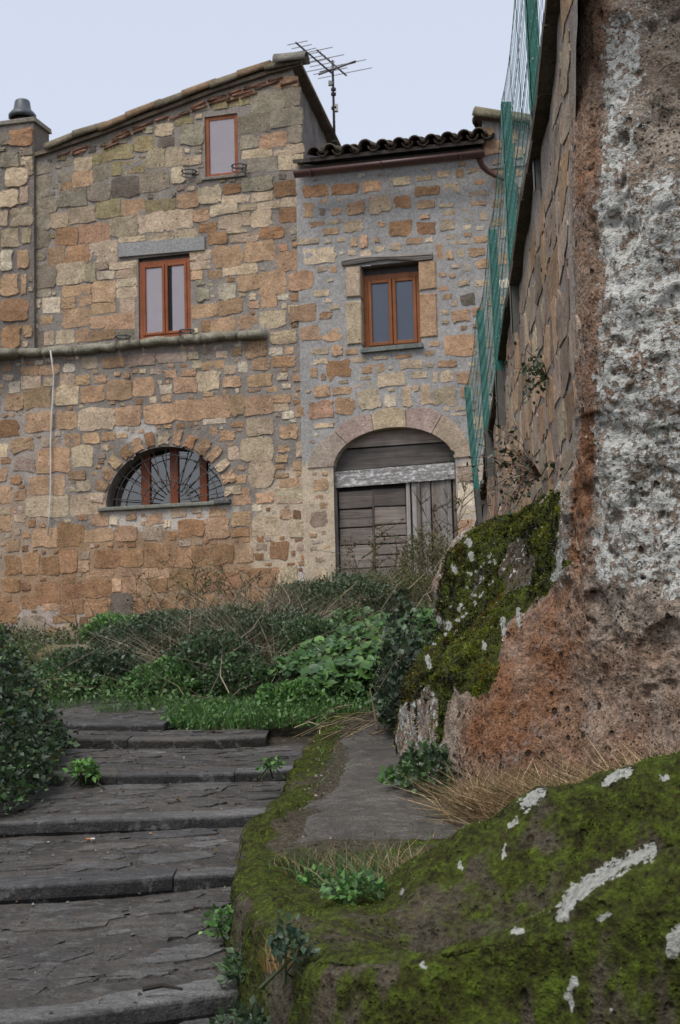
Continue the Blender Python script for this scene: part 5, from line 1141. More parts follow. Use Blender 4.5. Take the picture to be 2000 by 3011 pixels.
# ================================================================== plants
def nrmz(a): return a / (np.linalg.norm(a, axis=-1, keepdims=True) + 1e-9)
def leaf_geo(pos, d, size, width, col, r, fold=.18):
    """pointed leaves: 4 vertices, 2 triangles each"""
    n = len(pos); d = nrmz(d); s = nrmz(np.cross(d, r.normal(0, 1, (n, 3)) + np.array([0, 0, 1.2]))); u = np.cross(s, d); size = np.broadcast_to(size, (n,))[:, None]; w = size * width
    V_ = np.stack([pos, pos + d * size * .45 + s * w + u * w * fold, pos + d * size - u * size * .12, pos + d * size * .45 - s * w + u * w * fold], 1).reshape(-1, 3)
    b = np.arange(n)[:, None] * 4; F_ = np.concatenate([b + [0, 2, 1], b + [0, 3, 2]]); return V_, F_, np.repeat(col, 4, 0)
def round_geo(pos, nrm, size, col, r, k=7):
    """round, slightly cupped leaves"""
    n = len(pos); nrm = nrmz(nrm); a = nrmz(np.cross(nrm, r.normal(0, 1, (n, 3)))); b_ = np.cross(nrm, a); size = np.broadcast_to(size, (n,))[:, None]; L = [pos]
    for i in range(k):
        w = 2 * math.pi * (i + .5) / k * .93 + .2; rr = size * .5 * (1 + r.normal(0, .08, (n, 1))); L.append(pos + (a * math.cos(w) + b_ * math.sin(w)) * rr + nrm * rr * (.22 + r.normal(0, .12, (n, 1))))
    V_ = np.stack(L, 1).reshape(-1, 3); b = np.arange(n)[:, None] * (k + 1); F_ = np.concatenate([b + [0, 1 + i, 1 + (i + 1) % k] for i in range(k - 1)] ); return V_, F_, np.repeat(col, k + 1, 0)
def blade_geo(base, d, h, w, col, r, bend=.35):
    n = len(base); d = nrmz(d); s = nrmz(np.cross(d, r.normal(0, 1, (n, 3)))); lean = nrmz(r.normal(0, 1, (n, 3)) * [1, 1, .15]); h = np.broadcast_to(h, (n,))[:, None]; w = np.broadcast_to(w, (n,))[:, None]
    m = base + d * h * .55 + lean * h * bend * .3; t = base + d * h * .9 + lean * h * bend
    V_ = np.stack([base - s * w, base + s * w, m + s * w * .7, m - s * w * .7, t], 1).reshape(-1, 3); b = np.arange(n)[:, None] * 5
    return V_, np.concatenate([b + [0, 1, 2], b + [0, 2, 3], b + [3, 2, 4]]), np.repeat(col, 5, 0)
def join(parts):
    V_, F_, C_, n = [], [], [], 0
    for v, f, c in parts: V_.append(v); F_.append(f + n); C_.append(c); n += len(v)
    return np.concatenate(V_), np.concatenate(F_), np.concatenate(C_)
def cols(pal_, n, r, j=.22):
    c = np.array(pal_)[r.integers(0, len(pal_), n)]; return np.clip(c * (1 + r.normal(0, j, (n, 1))), .004, .7)
def stems_mb(lines, rad, col):
    m = MB()
    for l in lines: m.tube(l, [rad * (1 - .7 * i / (len(l) - 1)) for i in range(len(l))], 3, tuple(np.array(col) * random.uniform(.7, 1.3)), False)
    return m
DK = [(.042, .068, .034), (.062, .095, .046), (.030, .050, .027), (.08, .105, .068)]; MD = [(.07, .13, .045), (.058, .105, .042), (.09, .15, .058)]; BR = [(.085, .19, .045), (.115, .22, .055), (.07, .155, .045)]
OL = [(.085, .095, .035), (.065, .075, .03), (.11, .105, .045)]; DRY = [(.20, .155, .095), (.15, .115, .07), (.26, .205, .13), (.12, .09, .06)]
def shrub(name, label, px_, d, base_z=None, rad=(.4, .4), hgt=.5, n=900, leaf=.045, palette=DK, seed=1, group=None, cat='shrub', nst=10, width=.34, stemcol=(.10, .075, .05), shell=.5, up=.3, X=None):
    r = np.random.default_rng(seed); x0 = P(px_, 1900, d)[0] if X is None else X; z0 = float(T(np.array([x0]), np.array([d]))[0]) if base_z is None else base_z
    root = empty(name, (x0, d, z0)); tag(root, label, cat, group)
    th = r.uniform(0, 2 * math.pi, n); ph = np.arccos(r.uniform(-.25, 1, n)); q = (shell + (1 - shell) * r.random(n) ** .5)
    dirs = np.stack([np.sin(ph) * np.cos(th), np.sin(ph) * np.sin(th), np.cos(ph)], -1)
    lump = 1 + .38 * fbm(dirs * 1.0 + seed * 3.7, 2.2, 3, seed)
    pos = dirs * (q * lump)[:, None] * [rad[0], rad[1], hgt * .62] + [0, 0, hgt * .36]; pos[:, 2] = np.maximum(pos[:, 2], .01)
    dd = dirs * .6 + r.normal(0, .6, (n, 3)) + [0, 0, up]
    c = cols(palette, n, r) * 1.4; c *= (1 + .35 * fbm(pos, 7, 2, seed + 9))[:, None]
    V_, F_, C_ = leaf_geo(pos, dd, leaf * r.uniform(.6, 1.3, n), width, c, r); mesh('foliage', V_, F_, M_LEAF, root, col=C_, smooth=False)
    L = []
    for _ in range(nst):
        k = r.integers(0, n); e = pos[k]; L.append([(0 + r.normal(0, .04), r.normal(0, .04), -.03), tuple(e * [.4, .4, .5] + r.normal(0, .02, 3)), tuple(e * 1.03)])
    stems_mb(L, .006, stemcol).build('stems', M_DRY, root, True); return root
# ---- bramble bush at the left edge of the steps
r = np.random.default_rng(11); n = 34000
bX = r.uniform(-3.3, -1.18, n); bY = r.uniform(6.55, 8.9, n)
ground = -1.6 + .15 * bY
topz = np.interp(bX, [-3.4, -2.5, -1.95, -1.78, -1.64, -1.5, -1.42], [.72, .62, .36, .18, -.1, -.36, -.6]) - .55 * sstep(7.3, 6.5, bY) * 1.1 - .3 * sstep(8.3, 9, bY)
topz = topz + .16 * fbm(np.stack([bX, bY, 0 * bX], -1), 2.4, 3, 71) + .07 * fbm(np.stack([bX, bY, 0 * bX], -1), 8, 2, 72); h_ = np.maximum(topz - ground, .02)
zz_ = ground + h_ * (1 - .75 * r.random(n) ** 2.0); ok = (topz - ground > .03)
pos = np.stack([bX, bY, zz_], -1)[ok]; n = len(pos); pos[:, 0] += .03 * r.normal(0, 1, n)
root = empty('bramble_bush', (-1.9, 7.7, -.45)); tag(root, 'big dark bramble bush hanging over the steps at the left edge', 'bush'); ro = np.array([-1.9, 7.7, -.45])
c = cols(DK + MD[:2] + [(.07, .10, .07)], n, r, .3) * 1.3; c *= (1 + .4 * fbm(pos, 5, 2, 31))[:, None]
c[r.random(n) < .025] = (.12, .10, .03)
V_, F_, C_ = leaf_geo(pos, r.normal(0, .7, (n, 3)) + [.35, -.55, .25], .036 * r.uniform(.5, 1.35, n), .38, c, r); mesh('foliage', V_ - ro, F_, M_LEAF, root, col=C_, smooth=False)
L = []
for _ in range(46):
    k = r.integers(0, n); e = pos[k] - ro; b0 = np.array([e[0] - r.uniform(.1, .5), e[1] + r.uniform(-.2, .4), -.15]); e2 = e + [r.uniform(0, .22), -r.uniform(0, .15), r.uniform(-.05, .16)]; L.append([tuple(b0), tuple((b0 + e2) / 2 + [0, 0, .14]), tuple(e2)])
stems_mb(L, .006, (.14, .10, .06)).build('canes', M_DRY, root, True)
# ---- ground cover of the bank: grass, low leaves, dead stems
r = np.random.default_rng(21)
def scatter(n, x0, x1, y0, y1, cond=None):
    X = r.uniform(x0, x1, n); Y = y0 + (y1 - y0) * r.random(n) ** 1.15
    k = np.ones(n, bool) if cond is None else cond(X, Y); return X[k], Y[k]
notpath = lambda X, Y: ~((X < -.47) & (Y < 9.12 + .22 * fbm(np.stack([X, Y, 0 * X], -1), 5, 3, 8))) & ~((X < -.95) & (Y < 9.35 + .3 * fbm(np.stack([X, Y, 0 * X], -1), 4, 2, 9))) & ~((X < -1.12) & (Y < 9.75)) & ~((X < -1.6) & (Y < 10.0)) & ~((X > edgeX(Y) + .02) & (Y < 9.35)) & (X < 1.2 + .03 * Y)
X, Y = scatter(110000, -4.2, 1.6, 9.2, 18.9, notpath); n = len(X); f1 = fbm(np.stack([X, Y, 0 * X], -1), 1.1, 3, 5); f2 = fbm(np.stack([X, Y, 0 * X + 9], -1), 3.0, 2, 6)
hh = (.08 + .26 * np.clip(f1 + .5, 0, 1.4)) * sstep(8.7, 10.0, Y); Z = np.maximum(T(X, Y), np.where(Y < 9.8, -1.6 + .15 * Y - .03, -9)) - .03 + hh * r.random(n) ** .7; pos = np.stack([X, Y, Z], -1)
mixc = np.clip(.6 + 1.1 * f2, 0, 1)[:, None]; near = sstep(11.0, 9.6, Y)[:, None]; dryz = np.clip(sstep(.0, .45, f1 - .25 * (X + .6)) * sstep(10.8, 12, Y), 0, 1)[:, None]
c = cols(DK + MD, n, r, .25) * (1 - .5 * mixc) + cols(BR + OL, n, r, .2) * .5 * mixc; c = c * (1 - .5 * near) + cols(BR, n, r, .2) * .5 * near; c = (c * (1 - .5 * dryz) + cols(DRY, n, r) * .5 * .55 * dryz) * 1.35
V1 = leaf_geo(pos, r.normal(0, .7, (n, 3)) + [0, -.3, .45], .032 * r.uniform(.5, 1.5, n), .30, c, r)
tag(mesh('undergrowth', V1[0], V1[1], M_LEAF, col=V1[2], smooth=False), 'tangled low leaves covering the bank below the houses', 'undergrowth', kind='stuff')
X, Y = scatter(28000, -3.0, 1.1, 9.2, 11.4, notpath); n = len(X); c = cols(BR + BR + MD, n, r, .2) * 1.15
g1 = blade_geo(np.stack([X, Y, np.maximum(T(X, Y), np.where(Y < 9.8, -1.6 + .15 * Y - .03, -9)) - .03], -1), r.normal(0, .28, (n, 3)) + [0, 0, 1], r.uniform(.05, .16, n), .0028, c, r)
X, Y = scatter(9000, -4.5, 1.3, 11.2, 18.9); n = len(X); c = cols(MD + OL + DRY[:2], n, r, .2)
g2 = blade_geo(np.stack([X, Y, T(X, Y) - .03], -1), r.normal(0, .3, (n, 3)) + [0, 0, 1], r.uniform(.10, .34, n), .004, c, r)
X, Y = scatter(3500, -3.6, -1.6, 11.3, 13.2); n = len(X); c = cols(BR, n, r, .15)
g3 = blade_geo(np.stack([X, Y, T(X, Y) - .03], -1), r.normal(0, .25, (n, 3)) + [0, 0, 1], r.uniform(.12, .28, n), .004, c, r)
V_, F_, C_ = join([g1, g2, g3]); tag(mesh('grass', V_, F_, M_LEAF, col=C_, smooth=False), 'fresh green grass along the foot of the bank', 'grass', kind='stuff')
# dead stems tangled over the bank
m = MB()
for _ in range(500):
    x, y = r.uniform(-2.6, 1.1), r.uniform(10.4, 17.5); f = fbm(np.array([[x, y, 0]]), 1.1, 3, 5)[0]
    if f - .1 * (x + .6) < -.12 or (x > .3 and y < 10.8): continue
    z = float(T(np.array([x]), np.array([y]))[0]); a = r.uniform(0, 6.28); l = r.uniform(.25, .75); ti = r.uniform(.15, 1.2)
    e = np.array([math.cos(a) * l, math.sin(a) * l * .7, l * ti * .6]); p0 = np.array([x, y, z]); m.tube([tuple(p0), tuple(p0 + e * .5 + [0, 0, .06]), tuple(p0 + e + r.normal(0, .05, 3))], [.006, .005, .0025], 3, tuple(np.array(random.choice(DRY)) * r.uniform(.7, 1.3)), False)
tag(m.build('dead_stems', M_DRY), 'dry brown stems tangled over the bank', 'dead stems', kind='stuff')
# ---- individual shrubs of the bank
SH = [('low_shrub', 'dark green shrub right above the left end of the top step', 300, 10.7, (.34, .3), .34, DK, .05),
      ('low_shrub', 'dark rounded shrub at the foot of the bank above the middle of the steps', 620, 10.6, (.36, .3), .44, DK + MD[:1], .05),
      ('low_shrub', 'deep green shrub half way up the bank below the half-round window', 440, 11.8, (.45, .35), .45, DK, .045),
      ('low_shrub', 'shadowy shrub in the middle of the bank, left of the broad-leaved patch', 800, 11.4, (.42, .35), .45, DK, .045),
      ('low_shrub', 'bluish-green shrub on the bank crest under the half-round window', 560, 13.6, (.5, .35), .5, DK + [(.04, .06, .04)], .045),
      ('low_shrub', 'mid green bush on the crest in front of the orange lower wall', 740, 14.2, (.5, .35), .5, MD, .045),
      ('low_shrub', 'small bright-leaved shrub beside the pale rubble on the crest', 330, 12.6, (.26, .22), .36, MD + BR, .06),
      ('low_shrub', 'brownish tangled shrub above the dark bushes, left of the door', 880, 13.6, (.5, .4), .5, OL[1:2] + DRY[1:2] + DK, .035),
      ('low_shrub', 'olive weed clump below the left door jamb', 1010, 14.6, (.4, .35), .65, OL + DK[:1], .032),
      ('low_shrub', 'tall olive weed clump in front of the plank door', 1120, 14.2, (.42, .35), .72, OL + MD[1:2], .032),
      ('low_shrub', 'feathery yellowish weed clump beside the mossy boulder', 1215, 13.2, (.3, .3), .62, OL, .03),
      ('low_shrub', 'small dark shrub in the dip between the bank and the mossy rock shoulder', 1225, 10.3, (.16, .2), .34, DK + MD, .04),
      ('low_shrub', 'grey-green bush sprawling above the broad-leaved patch', 1030, 12.4, (.45, .35), .5, MD[1:2] + OL[1:2] + DK, .04),
      ('low_shrub', 'low green plant growing over the right end of the top steps', 840, 9.75, (.2, .16), .2, MD + BR, .05)]
for i, (nm, lb, x_, d, rad, hg, pl, lf) in enumerate(SH):
    shrub(nm, lb, x_, d, None, rad, hg * (.66 if d > 12.7 else 1.0), int(1500 + 7000 * rad[0] * hg * 2.2), lf * .66, pl, 40 + i, 'shrubs on the bank')
SH2 = [('dark green shrub at the far left of the bank, beside the bramble bush', 215, 10.9, (.3, .28), .3, MD + DK, .04), ('leafy shrub at the foot of the bank left of the middle', 480, 10.4, (.3, .22), .28, MD + BR[:1], .045), ('low leafy shrub right of the middle of the top step', 720, 10.3, (.26, .22), .3, MD + DK, .04),
       ('grey-green shrub on the bank above the mossy ruined stones', 520, 12.6, (.4, .3), .36, DK + MD, .04), ('dark shrub on the bank between the pale rubble and the dry brush', 690, 12.0, (.34, .28), .4, DK, .04), ('dark green shrub just left of the broad-leaved patch', 905, 11.0, (.3, .26), .38, DK + MD, .04),
       ('green shrub on the crest below the evergreen shrub', 900, 15.0, (.4, .3), .5, MD[1:2] + OL[1:2] + DK, .036), ('tall olive weed clump right in front of the upright door planks', 1270, 13.8, (.3, .26), .75, OL + DRY[:1], .03)]
for i, (lb, x_, d, rad, hg, pl, lf) in enumerate(SH2): shrub('low_shrub', lb, x_, d, None, rad, hg, int(1500 + 7000 * rad[0] * hg * 2.2), lf * .7, pl, 240 + i, 'shrubs on the bank')
r = np.random.default_rng(77); n = 11000; k = r.random(n); X = np.where(k < .45, r.normal(-.75, .38, n), np.where(k < .8, r.normal(.25, .42, n), r.uniform(-2.4, .9, n))); Y = np.where(k < .45, r.normal(11.9, .7, n), np.where(k < .8, r.normal(14.3, .9, n), r.uniform(10.5, 16, n)))
b = np.stack([X, Y, T(X, Y) - .02], -1); V_, F_, C_ = blade_geo(b, r.normal(0, .55, (n, 3)) * [1, 1, .3] + [0, -.1, .8], r.uniform(.16, .62, n), .0055, cols([(.27, .225, .165), (.20, .165, .12), (.34, .29, .215), (.14, .12, .085), (.17, .155, .08)], n, r, .25), r, .9)
tag(mesh('dry_brush', V_, F_, M_DRY, col=C_, smooth=False), 'grey-brown dry brush across the middle of the bank and below the door', 'brush', kind='stuff')
shrub('juniper_shrub', 'small dark conical evergreen against the wall left of the door', 958, 17.6, None, (.22, .2), .62, 1500, .05, [(.010, .028, .014), (.014, .036, .018)], 70, None, 'shrub', 12, .12)
shrub('leafy_plant', 'bright green leafy plant on the bank crest at the left, below the dry stalks', 318, 13.4, None, (.13, .1), .34, 120, .09, BR, 71, None, 'plant', 5, .3)
# ivy hugging the left flank of the outcrop
r = np.random.default_rng(33); n = 1900; X = r.uniform(.2, .44, n); Y = r.uniform(8.3, 9.9, n); Z = -.26 + (Y - 8.3) * .12 + r.random(n) ** 1.4 * (.40 + .2 * (Y - 8.3)) * sstep(.12, .40, X); pos = np.stack([X, Y, Z], -1)
root = empty('ivy', (.2, 8.9, -.25)); tag(root, 'dark ivy climbing the left flank of the mossy outcrop', 'ivy'); V_, F_, C_ = leaf_geo(pos, r.normal(0, .6, (n, 3)) + [-.3, -.6, .2], .045 * r.uniform(.6, 1.3, n), .42, cols(DK + [(.04, .055, .04)], n, r, .25), r); mesh('foliage', V_ - np.array([.2, 8.9, -.25]), F_, M_LEAF, root, col=C_, smooth=False)
stems_mb([[(r.uniform(-.1, .15), r.uniform(-.5, .5), -.03), (r.uniform(-.05, .2), r.uniform(-.4, .4), .2), (r.uniform(.0, .22), r.uniform(-.3, .3), .45)] for _ in range(12)], .006, (.08, .06, .04)).build('stems', M_DRY, root)
# ---- broad-leaved patch (mallow): each plant a thing
for i, (x_, d, rad, lab) in enumerate([(985, 10.6, .24, 'leftmost broad-leaved green plant of the patch below the door'), (1075, 10.9, .30, 'largest broad-leaved green plant in the middle of the patch below the door'), (1150, 10.4, .26, 'broad-leaved green plant of the patch nearest the outcrop'), (1040, 11.7, .26, 'broad-leaved green plant highest on the bank in the patch'),
                                       (1060, 10.0, .2, 'broad-leaved green plant lowest on the bank, above the twigs'), (1235, 11.4, .22, 'bright broad-leaved plant glimpsed beside the mossy boulder'), (900, 10.3, .24, 'broad-leaved green plant at the left foot of the patch, above the step end'), (960, 11.2, .24, 'broad-leaved green plant left of the highest one in the patch'), (1140, 11.3, .26, 'broad-leaved green plant right of the highest one in the patch'), (1130, 9.85, .2, 'broad-leaved green plant at the right foot of the patch, beside the ivy'), (980, 9.85, .18, 'small broad-leaved plant at the very foot of the patch by the mossy kerb')]):
    r = np.random.default_rng(80 + i); x0 = P(x_, 1900, d)[0]; z0 = float(T(np.array([x0]), np.array([d]))[0]); root = empty('mallow_plant', (x0, d, z0)); tag(root, lab, 'plant', 'broad-leaved plants on the bank')
    n = int(240 * rad / .25); a = r.uniform(0, 6.28, n); q = rad * 1.25 * r.random(n) ** .6; pos = np.stack([np.cos(a) * q * 1.2, np.sin(a) * q, .05 + (.26 - .3 * (q / rad) ** 2 * .35) * r.uniform(.5, 1.05, n)], -1)
    V_, F_, C_ = round_geo(pos, r.normal(0, .32, (n, 3)) + [0, -.4, .9],   .072 * r.uniform(.5, 1.3, n), cols(BR + BR + [(.07, .15, .06), (.09, .18, .07)], n, r, .3) * .85, r); mesh('foliage', V_, F_, M_LEAF, root, col=C_, smooth=False)
    stems_mb([[(r.normal(0, .03), r.normal(0, .03), -.02), tuple(p * [.5, .5, .6]), tuple(p)] for p in pos[::9]], .004, (.06, .10, .03)).build('stems', M_LEAF, root)
# ---- tall thin weeds standing against the facade
for i, (x_, d, h, lab) in enumerate([(430, 17.8, .95, 'tall dry stalk below the left end of the half-round window'), (452, 17.9, 1.25, 'pale curved stalk rising under the half-round window'), (520, 17.6, .7, 'greenish weed below the half-round window'), (575, 17.3, 1.3, 'dark thin weed rising to the window sill'), (602, 17.5, .9, 'yellow-green weed right of the half-round window'),
                                     (655, 17.2, .85, 'leafy weed against the orange wall'), (700, 17.0, .8, 'thin weed right of the orange wall stones'), (785, 16.9, .7, 'green weed left of the evergreen shrub'), (1010, 16.3, .95, 'thin weed in front of the left door jamb'), (1095, 16.0, 1.0, 'tall weed before the horizontal door planks'),
                                     (1180, 15.6, .9, 'weed before the gap between the door leaves'), (1290, 15.0, 1.15, 'tall branching weed before the upright door planks'), (1330, 14.4, 1.3, 'bare branching weed at the right door jamb')]):
    r = np.random.default_rng(120 + i); x0 = P(x_, 1800, d)[0]; z0 = float(T(np.array([x0]), np.array([d]))[0]); root = empty('tall_weed', (x0, d, z0)); tag(root, lab, 'weed', 'tall weeds against the facade')
    L = []; lp_ = []
    for k in range(5):
        b = r.normal(0, .10, 2); hh_ = h * r.uniform(.55, 1.0); mid = np.array([b[0] + r.normal(0, .04), b[1], hh_ * .55]); tip = np.array([b[0] + r.normal(0, .13), b[1] + r.normal(0, .1), hh_]); L.append([(b[0], b[1], -.05), tuple(mid), tuple(tip)])
        for t_ in np.linspace(.25, 1, 16): lp_.append(np.array([b[0], b[1], 0]) * (1 - t_) ** 2 + 2 * mid * t_ * (1 - t_) + tip * t_ * t_)
        for _ in range(4): t_ = r.uniform(.4, .95); q = mid * (1 - t_) + tip * t_; e = q + np.array([r.normal(0, .12), r.normal(0, .08), r.uniform(.05, .16)]); L.append([tuple(q), tuple((q + e) / 2), tuple(e)]); lp_ += [e, (q + e) / 2]
    stems_mb(L, .006, random.choice([(.16, .12, .07), (.10, .085, .04), (.09, .06, .04)])).build('stems', M_DRY, root)
    lp_ = np.array(lp_); lp_ = lp_[r.random(len(lp_)) < (.25 if i in (0, 1, 3, 12) else .95)]; n = len(lp_); V_, F_, C_ = leaf_geo(lp_, r.normal(0, .8, (n, 3)), .045 * r.uniform(.5, 1.2, n), .26, cols(OL + MD[:1], n, r), r); mesh('leaves', V_, F_, M_LEAF, root, col=C_, smooth=False)
# ---- plants on the retaining wall
def wall_plant(name, label, px_, py_, n, rad, leaf, stemcol, pal_, seed, drop=0.0):
    r = np.random.default_rng(seed); s, z = on_wall(px_, py_, -.03); p0 = WB + wdir * s + wnor * -.02 + np.array([0, 0, z]); root = empty(name, tuple(p0)); tag(root, label, 'plant')
    L = []; lp_ = []
    for k in range(n):
        e = np.array([-abs(r.normal(.5, .25)) * rad, r.normal(.15, .5) * rad * 2.2, r.normal(.1 - drop, .40) * rad]); L.append([(0, 0, 0), tuple(e * .5 + [0, 0, rad * .12]), tuple(e)]); 
        for t_ in np.linspace(.35, 1, 7): lp_.append(e * t_ + r.normal(0, .018, 3) + [0, 0, rad * .2 * t_ * (1 - t_)])
    stems_mb(L, .0035, stemcol).build('stems', M_DRY, root); lp_ = np.array(lp_); n2 = len(lp_); V_, F_, C_ = leaf_geo(lp_, r.normal(0, .8, (n2, 3)), leaf * r.uniform(.6, 1.3, n2), .36, cols(pal_, n2, r), r); mesh('leaves', V_, F_, M_LEAF, root, col=C_, smooth=False)
wall_plant('creeping_wall_plant', 'sprawling plant with reddish stems rooted low in the retaining wall', 1585, 1400, 34, .42, .032, (.15, .075, .055), [(.035, .055, .035), (.03, .05, .025)], 141)
wall_plant('creeping_wall_plant', 'small green tuft growing high in the retaining wall face', 1603, 1112, 16, .2, .028, (.08, .07, .04), [(.04, .07, .035), (.05, .08, .04)], 142)
# ---- plants along the ledge
def ledge_h(x, y): return float(ledge_z(np.array([x]), np.array([y]))[0])
def clump(name, label, x, y, z, n, h, w, pal_, seed, spread=.08, cat='grass tuft', lean=.5, bend=.5):
    r = np.random.default_rng(seed); root = empty(name, (x, y, z)); tag(root, label, cat); b = np.stack([r.normal(0, spread, n), r.normal(0, spread * .8, n), np.full(n, -.025)], -1)
    V_, F_, C_ = blade_geo(b, b * [2.5, 2.5, 0] + r.normal(0, lean * .5, (n, 3)) * [1, 1, .3] + [0, 0, 1], h * r.uniform(.4, 1.2, n), w, cols(pal_, n, r, .2), r, bend); mesh('blades', V_, F_, M_LEAF, root, col=C_, smooth=False)['kind'] = 'stuff'
    return root
STRAW = [(.38, .27, .14), (.30, .21, .11), (.46, .35, .21), (.22, .15, .075)]
clump('grass_tuft', 'straw-coloured and green grass tuft in the hollow of the ledge', .10, 5.35, ledge_h(.1, 5.35), 700, .17, .0022, STRAW + MD + BR, 151, .10)
clump('grass_tuft', 'second straw grass tuft beside the mossy boulder on the ledge', .24, 5.2, ledge_h(.24, 5.2), 420, .14, .0022, STRAW + MD[:1], 152, .08)
clump('grass_tuft', 'brownish grass tuft hanging over the rim of the hollow in the ledge', -.13, 5.62, ledge_h(-.13, 5.62), 420, .11, .002, STRAW[:2] + MD + OL, 153, .06)
clump('grass_tuft', 'small yellow grass tuft on the front face of the ledge', -.19, 3.98, ledge_h(-.1, 4.0) - .05, 70, .10, .0018, [(.32, .2, .05), (.28, .2, .10)], 154, .02)
def small_plant(label, x, y, z, n, rad, leaf, pal_, seed, hgt=.1):
    o = shrub('leafy_plant', label, 0, y, z, (rad, rad * .8), hgt, int(n * 1.9), leaf * .68, pal_, seed, None, 'plant', 5, .34, (.05, .07, .03), .2, .2, X=x); return o
small_plant('glossy broad-leaved plant at the foot of the outcrop corner', P(1262, 2300, 6.75)[0], 6.75, LEV(6.75) + .01, 300, .13, .052, DK + MD, 161, .24)
small_plant('pale green plant left of the glossy plant at the outcrop foot', P(1185, 2290, 6.95)[0], 6.95, LEV(6.95) + .01, 120, .10, .05, MD + BR, 162, .12)
small_plant('dark nettle sprig growing from the front face of the ledge', -.15, 3.86, ledge_h(-.06, 3.9) - .07, 90, .06, .034, [(.03, .055, .035), (.04, .07, .04)], 163, .13)
small_plant('leafy weed where the ledge meets the step, lower of the two', -.30, 4.72, -.93, 170, .10, .045, DK + MD, 164, .14)
small_plant('leafy weed where the ledge meets the step, upper of the two', -.41, 5.2, -.86, 120, .08, .04, MD + BR, 165, .12)
small_plant('weed at the bottom edge beside the ledge face', -.285, 4.28, -1.0, 150, .10, .04, DK + [(.05, .08, .05)], 166, .13)
small_plant('green weed in the hollow behind the near boulder', .02, 4.62, ledge_h(.02, 4.62), 110, .10, .045, MD + BR, 167, .08)
small_plant('small weeds in the earth hollow below the grass tuft', -.08, 5.3, ledge_h(-.08, 5.3), 120, .10, .03, BR + MD, 168, .07)
small_plant('tuft of green at the left end of the fourth step', P(250, 2290, 7.62)[0], 7.62, -.47, 60, .07, .06, BR, 169, .12)
small_plant('green tuft on the right end of the step by the mossy kerb', -.36, 7.55, -.44, 70, .07, .035, MD + BR, 170, .07)
# dry grass along the foot of the rock face
r = np.random.default_rng(41); n = 9000; t_ = r.random(n); bxs = np.interp(t_, [0, .15, .4, .7, 1], [.50, .62, .80, 1.02, 1.4]); bys = np.interp(t_, [0, .15, .4, .7, 1], [6.5, 6.32, 6.12, 5.86, 5.5]) - np.abs(r.normal(0, .16, n)); bxs += r.normal(0, .05, n)
b = np.stack([bxs, bys, ledge_z(bxs, bys) - .02], -1); V_, F_, C_ = blade_geo(b, r.normal(0, .75, (n, 3)) * [1, 1, .4] + [0, -.15, .8], r.uniform(.06, .30, n), .0026, cols(STRAW + STRAW + STRAW + OL[:1], n, r, .25), r, .7)
tag(mesh('dry_grass', V_, F_, M_DRY, col=C_, smooth=False), 'dry straw-coloured grass along the foot of the red rock', 'grass', kind='stuff')
# ---- pale rubble of a ruined wall on the bank
def rock(label, px_, py_, d, s, col, seed):
    r = np.random.default_rng(seed); p = P(px_, py_, d); nu, nv = 14, 9; V_ = []
    for i in range(nv + 1):
        for k in range(nu): a, t = 2 * math.pi * k / nu, math.pi * i / nv; V_.append((math.sin(t) * math.cos(a), math.sin(t) * math.sin(a), math.cos(t)))
    V_ = np.array(V_); V_ = np.sign(V_) * np.abs(V_) ** .75; V_ = V_ * (1 + .35 * fbm(V_ + seed, 1.5, 3, seed))[:, None] * np.array(s); F_ = [(i * nu + k, i * nu + (k + 1) % nu, (i + 1) * nu + (k + 1) % nu, (i + 1) * nu + k)[::-1] for i in range(nv) for k in range(nu)]
    o = mesh('rubble_stone', V_, F_, M_STONE, col=np.array(col), smooth=False); o.location = (p[0], p[1], ledge_h(p[0], p[1]) + .012) if d < 8 else tuple(p); tag(o, label, 'stone', 'rubble stones on the bank')
rock('pale lichened rubble stone on the bank crest', 640, 1885, 12.0, (.075, .08, .09), (.25, .225, .185), 1)
rock('pale rubble stone just below the pale one on the bank', 648, 1918, 11.8, (.075, .08, .08), (.38, .35, .31), 2)
rock('dark mossy stone right of the pale rubble on the crest', 712, 1880, 12.2, (.17, .12, .10), (.16, .14, .08), 3)
rock('pinkish rubble stone right of the dark mossy stone', 738, 1905, 12.0, (.06, .06, .08), (.32, .26, .22), 4)
rock('long mossy stone of the ruined wall at the left of the bank', 190, 1935, 11.6, (.24, .12, .10), (.15, .13, .07), 5)
rock('brown mossy stone under the grass at the left of the bank', 225, 1945, 11.5, (.16, .12, .13), (.19, .16, .11), 6)
rock('grey stone lying in the grassy hollow of the ledge', 985, 2480, 5.35, (.035, .03, .022), (.20, .19, .185), 7)
# ---- twigs, leaf litter, cigarette end
r = np.random.default_rng(61); m = MB()
for k in range(34):
    x, y = r.uniform(-.30, .28), r.uniform(8.35, 9.15); z = float(LEV(y)) + .015; a = r.normal(0, .5); l = r.uniform(.12, .4); e = np.array([math.cos(a) * l, math.sin(a) * l, r.uniform(0, .10)]); m.tube([(x, y, z), (x + e[0] * .5, y + e[1] * .5, z + e[2] * .5 + .03), (x + e[0], y + e[1], z + e[2])], [.004, .0035, .002], 3, tuple(np.array(random.choice(DRY)) * 1.2), False)
tag(m.build('twigs', M_DRY), 'heap of dry twigs where the dark walk meets the bank', 'twigs', kind='stuff')
n = 420; X = np.concatenate([r.uniform(-.85, -.3, 170), r.uniform(-1.6, -.42, 190), r.uniform(-.1, .3, 60)]); Y = np.concatenate([r.uniform(9.2, 9.75, 170), r.uniform(4.3, 9.0, 190), r.uniform(8.2, 9.2, 60)])
